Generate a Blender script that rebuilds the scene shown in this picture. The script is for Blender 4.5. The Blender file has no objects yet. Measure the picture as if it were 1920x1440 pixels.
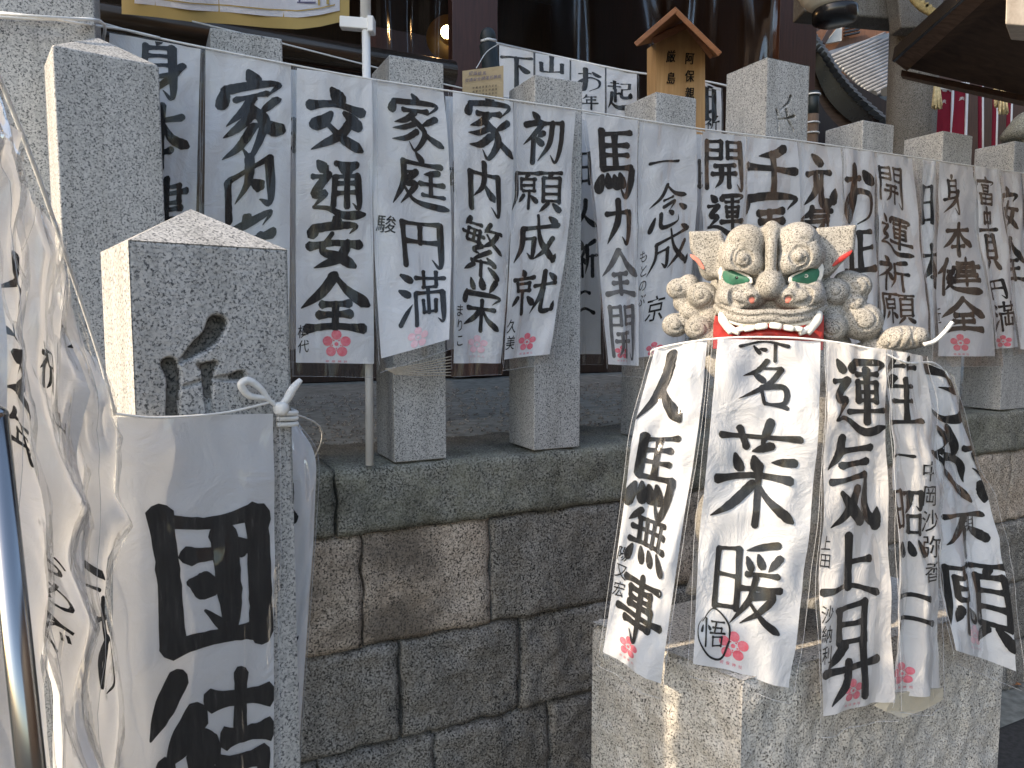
import bpy, math, random
import numpy as np
from mathutils import Vector, noise as mnoise
random.seed(7); np.random.seed(7)
R = math.radians
scene = bpy.context.scene
COL = scene.collection

# ------------------------------------------------------------------ camera, sky, sun, exposure
EYE = np.array([0.0, 0.0, 1.5]); FPX = 1387.0; PITCH = math.atan(116 / FPX)
cam = bpy.data.cameras.new('camera'); camo = bpy.data.objects.new('camera', cam); COL.objects.link(camo)
cam.sensor_width = 36; cam.lens = 36 * FPX / 1920; cam.clip_end = 400; cam.clip_start = 0.02
camo.location = EYE; camo.rotation_euler = (math.pi / 2 - PITCH, 0, 0)
scene.camera = camo
SUN_EL = 33.0
SUN_H = np.array([-0.93, -0.37])          # towards the sun, seen from above
SUN_H /= np.linalg.norm(SUN_H)
world = bpy.data.worlds.new("World"); scene.world = world; world.use_nodes = True
wn = world.node_tree; bgn = wn.nodes['Background']
sky = wn.nodes.new('ShaderNodeTexSky'); sky.sky_type = 'NISHITA'; sky.sun_disc = False
sky.sun_elevation = R(SUN_EL); sky.sun_rotation = math.atan2(SUN_H[0], SUN_H[1]) % (2 * math.pi)
sky.air_density = 1.0; sky.dust_density = 1.5
wn.links.new(sky.outputs[0], bgn.inputs[0]); bgn.inputs[1].default_value = 0.15
sl = bpy.data.lights.new('sun', 'SUN'); sl.energy = 2.0; sl.angle = R(0.8); sl.color = (1.0, 0.88, 0.72)
so = bpy.data.objects.new('sun', sl); COL.objects.link(so)
sv = Vector((SUN_H[0] * math.cos(R(SUN_EL)), SUN_H[1] * math.cos(R(SUN_EL)), math.sin(R(SUN_EL))))
so.rotation_euler = sv.to_track_quat('Z', 'Y').to_euler(); so.location = (-6, -3, 8)
scene.view_settings.view_transform = 'Standard'; scene.view_settings.look = 'None'
scene.view_settings.exposure = 1.5; scene.view_settings.gamma = 1
scene.view_settings.use_curve_mapping = False
scene.view_settings.use_white_balance = True; scene.view_settings.white_balance_temperature = 7350; scene.view_settings.white_balance_tint = 10
scene.cycles.max_bounces = 8; scene.cycles.transparent_max_bounces = 24
scene.cycles.diffuse_bounces = 4

# ------------------------------------------------------------------ rays and frames
_fw = np.array([0, math.cos(PITCH), -math.sin(PITCH)]); _up = np.array([0, math.sin(PITCH), math.cos(PITCH)])
def ray(px, py):
    return np.array([1, 0, 0]) * (px - 960) / FPX + _up * (720 - py) / FPX + _fw
def P(px, py, Y):                        # point of the place seen at that pixel, Y metres in front
    d = ray(px, py); return EYE + d * (Y / d[1])
def proj(p):
    q = np.asarray(p, float) - EYE
    z = q @ _fw
    return np.array([960 + FPX * q[0] / z, 720 - FPX * (q @ _up) / z])
PHI = R(63.7); DF = np.array([math.sin(PHI), math.cos(PHI)]); NF = np.array([-math.cos(PHI), math.sin(PHI)])
PHI2 = R(56.5); D2 = np.array([math.sin(PHI2), math.cos(PHI2)]); N2 = np.array([-math.cos(PHI2), math.sin(PHI2)])
def F(px, py, c, n=NF):                  # on the upright plane n.(x,y)=c
    d = ray(px, py); return EYE + d * (c / (n @ d[:2]))
def W(t, c, z, d=DF, n=NF):
    p = t * d + c * n; return np.array([p[0], p[1], z])

# ------------------------------------------------------------------ objects
def setp(o, label=None, cat=None, group=None, kind=None):
    if label: o['label'] = label
    if cat: o['category'] = cat
    if group: o['group'] = group
    if kind: o['kind'] = kind
    return o
def thing(name, label, cat, loc, group=None):
    o = bpy.data.objects.new(name, None); COL.objects.link(o); o.location = tuple(float(a) for a in loc)
    o.empty_display_size = 0.05
    return setp(o, label, cat, group)
def mesh(name, verts, faces, mat, parent=None, smooth=True, loc=None, label=None, cat=None, group=None, kind=None):
    v = np.asarray(verts, float).reshape(-1, 3)
    off = np.zeros(3)
    pp = parent
    while pp is not None:
        off = off + np.array(pp.location); pp = pp.parent
    if loc is None and parent is None:
        loc = ((v[:, 0].min() + v[:, 0].max()) / 2, (v[:, 1].min() + v[:, 1].max()) / 2, v[:, 2].min())
    if loc is None: loc = off
    me = bpy.data.meshes.new(name); me.from_pydata((v - np.asarray(loc)).tolist(), [], faces)
    me.update()
    for m in (mat if isinstance(mat, (list, tuple)) else [mat]): me.materials.append(m)
    if smooth: me.polygons.foreach_set('use_smooth', [True] * len(me.polygons))
    o = bpy.data.objects.new(name, me); COL.objects.link(o)
    o.location = tuple(float(a) for a in (np.asarray(loc) - off))
    if parent: o.parent = parent
    return setp(o, label, cat, group, kind)
class MB:
    def __init__(s): s.v = []; s.f = []
    def add(s, v, f):
        n = len(s.v); s.v.extend([tuple(map(float, p)) for p in v]); s.f.extend([tuple(i + n for i in q) for q in f]); return s
    def box(s, o, a, b, c):              # corner and three edge vectors
        o, a, b, c = map(lambda q: np.asarray(q, float), (o, a, b, c))
        v = [o, o + a, o + a + b, o + b]; v += [p + c for p in v]
        return s.add(v, [(0, 3, 2, 1), (4, 5, 6, 7), (0, 1, 5, 4), (1, 2, 6, 5), (2, 3, 7, 6), (3, 0, 4, 7)])
    def tube(s, pts, r, n=8, caps=True):
        pts = [np.asarray(p, float) for p in pts]; m = len(pts)
        rr = r if isinstance(r, (list, tuple, np.ndarray)) else [r] * m
        vs = []; prev = None
        for i, p in enumerate(pts):
            d = pts[min(i + 1, m - 1)] - pts[max(i - 1, 0)]; d = d / (np.linalg.norm(d) + 1e-9)
            if prev is None:
                a = np.cross(d, [0, 0, 1.0] if abs(d[2]) < .9 else [0, 1.0, 0])
            else: a = prev - d * (prev @ d)
            a = a / (np.linalg.norm(a) + 1e-9); prev = a; b = np.cross(d, a)
            for k in range(n):
                t = 2 * math.pi * k / n; vs.append(p + rr[i] * (a * math.cos(t) + b * math.sin(t)))
        fs = [(i * n + k, i * n + (k + 1) % n, (i + 1) * n + (k + 1) % n, (i + 1) * n + k) for i in range(m - 1) for k in range(n)]
        if caps: fs += [tuple(range(n - 1, -1, -1)), tuple((m - 1) * n + k for k in range(n))]
        return s.add(vs, fs)
    def build(s, name, mat, parent=None, smooth=False, **k): return mesh(name, s.v, s.f, mat, parent, smooth, **k)
def bev(o, w=0.003, seg=2):
    m = o.modifiers.new('bevel', 'BEVEL'); m.width = w; m.segments = seg; m.limit_method = 'ANGLE'; m.angle_limit = R(25)
    for p in o.data.polygons: p.use_smooth = True
    m.harden_normals = True
    return o
def catmull(pts, per=6):
    pts = [np.asarray(p, float) for p in pts]
    if len(pts) < 3:
        return [pts[0] + (pts[-1] - pts[0]) * k / per for k in range(per + 1)]
    out = []
    for i in range(len(pts) - 1):
        p0 = pts[i - 1] if i else 2 * pts[0] - pts[1]; p1, p2 = pts[i], pts[i + 1]
        p3 = pts[i + 2] if i + 2 < len(pts) else 2 * pts[-1] - pts[-2]
        for k in range(per):
            t = k / per
            out.append(.5 * (2 * p1 + (p2 - p0) * t + (2 * p0 - 5 * p1 + 4 * p2 - p3) * t * t + (3 * p1 - p0 - 3 * p2 + p3) * t ** 3))
    out.append(pts[-1]); return out
def superell(c, r, e=0.6, nu=14, nv=10, right=None, fwd=None):
    right = np.array([1., 0, 0]) if right is None else right; fwd = np.array([0, 1., 0]) if fwd is None else fwd
    sp = lambda a, k: math.copysign(abs(a) ** k, a)
    v = []; f = []
    for i in range(nv + 1):
        ph = -math.pi / 2 + math.pi * i / nv
        for j in range(nu):
            th = 2 * math.pi * j / nu
            x = r[0] * sp(math.cos(ph), e) * sp(math.cos(th), e); y = r[1] * sp(math.cos(ph), e) * sp(math.sin(th), e)
            z = r[2] * sp(math.sin(ph), e)
            v.append(np.asarray(c) + right * x + fwd * y + np.array([0, 0, z]))
    for i in range(nv):
        for j in range(nu): f.append((i * nu + j, i * nu + (j + 1) % nu, (i + 1) * nu + (j + 1) % nu, (i + 1) * nu + j))
    return v, f

# ------------------------------------------------------------------ materials
def newmat(name):
    m = bpy.data.materials.new(name); m.use_nodes = True; nt = m.node_tree
    return m, nt, nt.nodes['Principled BSDF']
def nd(nt, typ, **k):
    n = nt.nodes.new(typ)
    for a, b in k.items():
        if a.startswith('i_'): n.inputs[a[2:]].default_value = b
        else: setattr(n, a, b)
    return n
def ramp(nt, src, stops, interp='LINEAR'):
    r = nt.nodes.new('ShaderNodeValToRGB'); cr = r.color_ramp; cr.interpolation = interp
    while len(cr.elements) < len(stops): cr.elements.new(0.5)
    for e, (p, c) in zip(cr.elements, stops): e.position = p; e.color = (*c, 1) if len(c) == 3 else c
    nt.links.new(src, r.inputs[0]); return r
def mixc(nt, fac, a, b, mode='MIX'):
    m = nt.nodes.new('ShaderNodeMix'); m.data_type = 'RGBA'; m.blend_type = mode
    for idx, s in ((0, fac), (6, a), (7, b)):
        if isinstance(s, (int, float)): m.inputs[idx].default_value = s
        elif isinstance(s, tuple): m.inputs[idx].default_value = (*s, 1)
        else: nt.links.new(s, m.inputs[idx])
    return m.outputs[2]
def bump(nt, bs, src, strength=.3, dist=.002, prev=None):
    b = nd(nt, 'ShaderNodeBump'); b.inputs['Strength'].default_value = strength; b.inputs['Distance'].default_value = dist
    nt.links.new(src, b.inputs['Height'])
    if prev is not None: nt.links.new(prev, b.inputs['Normal'])
    nt.links.new(b.outputs[0], bs.inputs['Normal']); return b.outputs[0]
def noise(nt, vec, scale, detail=3, rough=.55, dist=0):
    n = nd(nt, 'ShaderNodeTexNoise'); n.inputs['Scale'].default_value = scale; n.inputs['Detail'].default_value = detail
    n.inputs['Roughness'].default_value = rough; n.inputs['Distortion'].default_value = dist
    nt.links.new(vec, n.inputs['Vector']); return n.outputs['Fac']
def simple(name, col, rough=.6, metal=0, var=.12, vs=12, bscale=0, bstr=.2, emit=None, spec=.5):
    m, nt, bs = newmat(name); tc = nd(nt, 'ShaderNodeTexCoord')
    f = noise(nt, tc.outputs['Object'], vs, 4)
    r = ramp(nt, f, [(.3, tuple(c * (1 - var) for c in col)), (.7, tuple(min(1, c * (1 + var)) for c in col))])
    nt.links.new(r.outputs[0], bs.inputs['Base Color']); bs.inputs['Roughness'].default_value = rough
    bs.inputs['Metallic'].default_value = metal; bs.inputs['Specular IOR Level'].default_value = spec
    if bscale: bump(nt, bs, noise(nt, tc.outputs['Object'], bscale, 4), bstr, .003)
    if emit:
        bs.inputs['Emission Color'].default_value = (*emit[0], 1); bs.inputs['Emission Strength'].default_value = emit[1]
    return m
def granite(name, light, mid, dark, scale=300, tint=None, bstr=.25, rough=.75, lo=.40, big=None, spots=None):
    m, nt, bs = newmat(name); tc = nd(nt, 'ShaderNodeTexCoord'); g = nd(nt, 'ShaderNodeNewGeometry'); v = g.outputs['Position']
    f = noise(nt, v, scale, 2.5, .6)
    base = ramp(nt, f, [(lo - .03, dark), (lo + .05, mid), (lo + .16, light), (1, light)]).outputs[0]
    f2 = noise(nt, v, scale * .37, 3, .6)
    base = mixc(nt, ramp(nt, f2, [(.38, (1, 1, 1)), (.5, (0, 0, 0))]).outputs[0], base, mixc(nt, .6, base, mid))
    f3 = noise(nt, v, scale * 1.1, 1, .5, .5)
    base = mixc(nt, ramp(nt, f3, [(.30, (.85, .85, .85)), (.37, (0, 0, 0))]).outputs[0], base, tuple(d * .5 for d in dark))
    fb = noise(nt, v, 6, 4, .6)
    if tint: base = mixc(nt, ramp(nt, fb, [(.35, (0, 0, 0)), (.65, (1, 1, 1))]).outputs[0], base, mixc(nt, .7, base, tint, 'MULTIPLY'))
    if big:
        fw = noise(nt, v, 14, 6, .7)
        base = mixc(nt, ramp(nt, fw, [(.45, (0, 0, 0)), (.7, (big[1],) * 3)]).outputs[0], base, big[0])
    if spots:
        fs = noise(nt, v, 3.1, 5, .65)
        base = mixc(nt, ramp(nt, fs, [(.5, (0, 0, 0)), (.66, (spots[1],) * 3)]).outputs[0], base, spots[0])
    mp = nd(nt, 'ShaderNodeMapping'); mp.inputs['Scale'].default_value = (14, 14, 1.6); nt.links.new(v, mp.inputs[0])
    fst = noise(nt, mp.outputs[0], 1.3, 5, .65)
    base = mixc(nt, ramp(nt, fst, [(.42, (0, 0, 0)), (.75, (.55, .55, .55))]).outputs[0], base, mixc(nt, 1.0, base, (.50, .49, .45), 'MULTIPLY'))
    nt.links.new(base, bs.inputs['Base Color']); bs.inputs['Roughness'].default_value = rough
    bs.inputs['Specular IOR Level'].default_value = .3
    n1 = bump(nt, bs, f2, bstr, .003 if bstr > .6 else .002); 
    return m
M = {}
M['granite'] = granite('post_granite', (.56, .55, .53), (.37, .37, .362), (.085, .088, .095), 290, lo=.385)
M['recess_shade_grime'] = granite('shade_and_dirt_carved_granite', (.22, .21, .19), (.13, .125, .115), (.03, .03, .03), 235, lo=.40)  # darker granite standing in for shade and dirt inside the carving
M['lion'] = granite('lion_granite', (.45, .432, .40), (.32, .305, .28), (.085, .08, .075), 450, (.96, .93, .88), .35, .85, lo=.40)
M['plinth'] = granite('pedestal_granite', (.74, .70, .64), (.54, .51, .465), (.07, .065, .06), 330, (.92, .88, .84), .9, .9, lo=.40, spots=((.30, .28, .26), .4))
M['coping'] = granite('mossy_coping_stone', (.35, .345, .31), (.205, .203, .178), (.055, .055, .05), 210, (.93, .93, .86), 1.0, .9, lo=.42, big=((.30, .30, .22), .45), spots=((.05, .05, .04), .6))
M['brownstone'] = granite('brown_wall_stone', (.66, .57, .48), (.44, .375, .315), (.05, .043, .036), 210, (.9, .82, .74), 1.0, .92, lo=.42, spots=((.08, .07, .06), .7))
M['darkstone'] = granite('dark_wall_stone', (.39, .37, .335), (.23, .215, .195), (.03, .028, .026), 210, (.85, .85, .85), 1.0, .92, lo=.43, big=((.24, .20, .155), .35))
M['torii'] = granite('torii_granite', (.26, .245, .225), (.17, .16, .145), (.05, .047, .042), 200, (.8, .76, .7), .4, .85, lo=.4)
def paper_mat(name, col, tr=.25):
    m, nt, bs = newmat(name); g = nd(nt, 'ShaderNodeNewGeometry')
    f = noise(nt, g.outputs['Position'], 9, 4)
    r = ramp(nt, f, [(.3, tuple(c * .95 for c in col)), (.7, col)])
    nt.links.new(r.outputs[0], bs.inputs['Base Color']); bs.inputs['Roughness'].default_value = .85
    bs.inputs['Specular IOR Level'].default_value = .15
    bump(nt, bs, noise(nt, g.outputs['Position'], 17, 6, .62, 1.0), .6, .010)
    t = nd(nt, 'ShaderNodeBsdfTranslucent'); nt.links.new(r.outputs[0], t.inputs[0])
    mx = nd(nt, 'ShaderNodeMixShader'); mx.inputs[0].default_value = tr
    nt.links.new(bs.outputs[0], mx.inputs[1]); nt.links.new(t.outputs[0], mx.inputs[2])
    nt.links.new(mx.outputs[0], nt.nodes['Material Output'].inputs[0]); return m
M['paper'] = paper_mat('white_paper', (.83, .83, .84))
M['paper_warm'] = paper_mat('white_paper_thin', (.80, .77, .75), .25)
M['paper_cream'] = paper_mat('cream_backing_sheet', (.70, .62, .48), .15)
def ink_mat():
    m, nt, bs = newmat('brush_ink'); g = nd(nt, 'ShaderNodeNewGeometry')
    mp = nd(nt, 'ShaderNodeMapping'); mp.inputs['Scale'].default_value = (1, 1, .12)
    nt.links.new(g.outputs['Position'], mp.inputs[0])
    f = noise(nt, mp.outputs[0], 160, 4, .7)
    r = ramp(nt, f, [(.4, (.006, .006, .007)), (.62, (.018, .018, .018)), (.78, (.07, .068, .066))])  # paler streaks in the colour stand in for sheen on the ink
    nt.links.new(r.outputs[0], bs.inputs['Base Color']); bs.inputs['Roughness'].default_value = .6; bs.inputs['Specular IOR Level'].default_value = .12; return m
M['ink'] = ink_mat()
M['ink_thin'] = simple('pale_brush_ink', (.11, .108, .11), .6, var=.4, vs=60)
def stamp_mat(name, a):
    m, nt, bs = newmat(name); g = nd(nt, 'ShaderNodeNewGeometry')
    f = noise(nt, g.outputs['Position'], 130, 4, .7)
    c = ((.70, .09, .13), (.78, .22, .27)) if a else ((.80, .42, .46), (.82, .6, .63))
    r = ramp(nt, f, [(.35, c[0]), (.65, c[1])]); nt.links.new(r.outputs[0], bs.inputs['Base Color'])
    bs.inputs['Roughness'].default_value = .8; return m
M['stamp'] = stamp_mat('plum_stamp_ink', 1); M['stamp_pale'] = stamp_mat('faded_plum_stamp_ink', 0)
def film_mat(name, milk=.05, gl=.10, bs_=.5, scale=22, rough=.07, dist=.012, fm=.6):
    m, nt, bs = newmat(name); nt.nodes.remove(bs); g = nd(nt, 'ShaderNodeNewGeometry'); out = nt.nodes['Material Output']
    mp = nd(nt, 'ShaderNodeMapping'); mp.inputs['Scale'].default_value = (1, 1, .35); mp.inputs['Rotation'].default_value = (0, .25, .1)
    nt.links.new(g.outputs['Position'], mp.inputs[0])
    f = noise(nt, mp.outputs[0], scale, 3, .5, 1.2)
    vo = nd(nt, 'ShaderNodeTexNoise'); vo.noise_type = 'RIDGED_MULTIFRACTAL'; vo.inputs['Scale'].default_value = scale * .45
    vo.inputs['Detail'].default_value = 2; nt.links.new(mp.outputs[0], vo.inputs['Vector'])
    add = nd(nt, 'ShaderNodeMath', operation='MULTIPLY_ADD'); add.inputs[1].default_value = .28
    nt.links.new(vo.outputs[0], add.inputs[0]); nt.links.new(f, add.inputs[2])
    b = nd(nt, 'ShaderNodeBump'); b.inputs['Strength'].default_value = bs_; b.inputs['Distance'].default_value = dist
    nt.links.new(add.outputs[0], b.inputs['Height'])
    tr = nd(nt, 'ShaderNodeBsdfTransparent'); tr.inputs[0].default_value = (.96, .965, .97, 1)
    gs = nd(nt, 'ShaderNodeBsdfGlossy'); gs.inputs['Roughness'].default_value = rough; gs.inputs[0].default_value = (1, 1, 1, 1)
    nt.links.new(b.outputs[0], gs.inputs['Normal'])
    df = nd(nt, 'ShaderNodeBsdfTranslucent'); df.inputs[0].default_value = (.85, .85, .87, 1)
    df2 = nd(nt, 'ShaderNodeBsdfDiffuse'); df2.inputs[0].default_value = (.85, .85, .87, 1); nt.links.new(b.outputs[0], df2.inputs['Normal'])
    dm = nd(nt, 'ShaderNodeMixShader'); dm.inputs[0].default_value = .6; nt.links.new(df.outputs[0], dm.inputs[1]); nt.links.new(df2.outputs[0], dm.inputs[2])
    m1 = nd(nt, 'ShaderNodeMixShader'); m1.inputs[0].default_value = milk
    nt.links.new(tr.outputs[0], m1.inputs[1]); nt.links.new(dm.outputs[0], m1.inputs[2])
    lw = nd(nt, 'ShaderNodeLayerWeight'); lw.inputs[0].default_value = .25; nt.links.new(b.outputs[0], lw.inputs['Normal'])
    ma = nd(nt, 'ShaderNodeMath', operation='MULTIPLY_ADD', use_clamp=True); ma.inputs[1].default_value = fm; ma.inputs[2].default_value = gl
    nt.links.new(lw.outputs['Fresnel'], ma.inputs[0])
    m2 = nd(nt, 'ShaderNodeMixShader'); nt.links.new(ma.outputs[0], m2.inputs[0])
    nt.links.new(m1.outputs[0], m2.inputs[1]); nt.links.new(gs.outputs[0], m2.inputs[2])
    nt.links.new(m2.outputs[0], out.inputs[0]); return m
M['film'] = film_mat('clear_plastic_sleeve', .028, .014, .40, 12, .08, .006, .17)
M['film_close'] = film_mat('wrinkled_plastic_sleeve', .022, .014, .5, 10, .09, .009, .22)
M['film_sheets'] = film_mat('crumpled_plastic_bag', .03, .03, .8, 13, .07, .009, .38)
M['weld'] = simple('sleeve_edge_plastic', (.62, .63, .65), .3, var=.1, vs=80)
_nt = M['weld'].node_tree; _t = _nt.nodes.new('ShaderNodeBsdfTransparent'); _m = _nt.nodes.new('ShaderNodeMixShader'); _m.inputs[0].default_value = .45
_nt.links.new(_t.outputs[0], _m.inputs[1]); _nt.links.new(_nt.nodes['Principled BSDF'].outputs[0], _m.inputs[2]); _nt.links.new(_m.outputs[0], _nt.nodes['Material Output'].inputs[0])
M['vinyl'] = film_mat('hanging_clear_vinyl', .003, .0, .25, 1.1, .14, .06, .09)
M['cord'] = simple('white_plastic_cord', (.78, .77, .74), .4, var=.08, vs=150, bscale=300, bstr=.4)
M['twine'] = simple('beige_twine', (.45, .39, .31), .8, var=.2, vs=200, bscale=400)
def wood(name, a, b, sc=(30, 30, 2), rough=.6):
    m, nt, bs = newmat(name); tc = nd(nt, 'ShaderNodeTexCoord')
    mp = nd(nt, 'ShaderNodeMapping'); mp.inputs['Scale'].default_value = sc; nt.links.new(tc.outputs['Object'], mp.inputs[0])
    f = noise(nt, mp.outputs[0], 2.2, 5, .6, .6)
    r = ramp(nt, f, [(.3, a), (.7, b)]); nt.links.new(r.outputs[0], bs.inputs['Base Color']); bs.inputs['Roughness'].default_value = rough
    bump(nt, bs, f, .25, .002); return m
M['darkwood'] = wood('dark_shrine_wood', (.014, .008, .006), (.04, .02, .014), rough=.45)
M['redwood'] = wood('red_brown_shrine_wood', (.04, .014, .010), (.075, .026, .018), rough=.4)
M['signwood'] = wood('honey_sign_wood', (.40, .22, .09), (.56, .34, .15))
M['signroof'] = wood('orange_brown_sign_wood', (.20, .075, .028), (.33, .13, .05), (3, 30, 30))
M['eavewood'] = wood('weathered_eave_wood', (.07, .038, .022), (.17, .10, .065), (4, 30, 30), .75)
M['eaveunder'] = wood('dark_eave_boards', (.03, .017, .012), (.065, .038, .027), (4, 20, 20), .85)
M['endgrain'] = wood('pale_end_grain', (.42, .34, .27), (.62, .54, .45), (14, 14, 14), .8)
M['chrome'] = simple('polished_steel', (.36, .36, .36), .2, 1, .04, 3)
M['pipe'] = simple('brown_glossy_rail', (.10, .075, .055), .22, .6, .25, 4)
M['whiteplastic'] = simple('white_pole_plastic', (.74, .74, .73), .4, var=.04)
M['gold'] = simple('gold_banner_border', (.42, .29, .09), .6, var=.12, vs=5)
M['bannerwhite'] = paper_mat('white_banner_cloth', (.78, .77, .82), .2)
M['red'] = paper_mat('crimson_banner_cloth', (.28, .025, .045), .25)
M['straw'] = simple('pale_straw', (.55, .45, .26), .8, var=.35, vs=60)
M['straw_rope'] = simple('golden_straw_rope', (.38, .28, .12), .85, var=.3, vs=60, bscale=120)
M['tile'] = simple('grey_roof_tile', (.22, .225, .235), .38, 0, .25, 9, 30, .3)
M['tiledark'] = simple('dark_roof_tile', (.05, .052, .055), .5, 0, .3, 9)
M['plaster'] = simple('pale_gable_plaster', (.55, .55, .52), .8)
M['gablewood'] = wood('brown_gable_boards', (.10, .045, .025), (.17, .08, .045))
M['black'] = simple('black_lacquer', (.012, .012, .014), .25, var=.3)
M['cappaint'] = simple('dark_green_black_wrap', (.015, .022, .022), .5, var=.3)
M['bamboo'] = wood('wrapped_bamboo', (.10, .06, .035), (.2, .13, .08))
M['lantern'] = simple('cream_lantern_paper', (.66, .63, .55), .7, var=.06)
M['greenpaint'] = simple('green_eye_paint', (.022, .13, .08), .5, var=.35, vs=50, bscale=80)
M['whitepaint'] = simple('worn_white_paint', (.76, .73, .67), .55, var=.10, vs=60, bscale=90)
M['redpaint'] = simple('red_mouth_paint', (.42, .025, .02), .5, var=.3, vs=60, bscale=90, bstr=.4)
M['pinkpaint'] = simple('pink_nostril_paint', (.62, .20, .15), .6, var=.3, vs=90)
M['card'] = paper_mat('tan_card', (.52, .40, .25), .1)
M['cardink'] = simple('blue_grey_print', (.10, .09, .16), .7)
M['shadehouse'] = simple('grey_shade_house_render', (.42, .40, .37), .85, var=.1, vs=3, bscale=60)
M['ash'] = simple('dark_precinct_ground', (.23, .24, .22), .9, var=.35, vs=25, bscale=120, bstr=.9)
M['asphalt'] = simple('dark_asphalt', (.05, .05, .05), .9, var=.35, vs=60, bscale=150, bstr=.9)
M['leaf'] = simple('dry_orange_leaf', (.35, .14, .05), .7, var=.3, vs=60)
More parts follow.
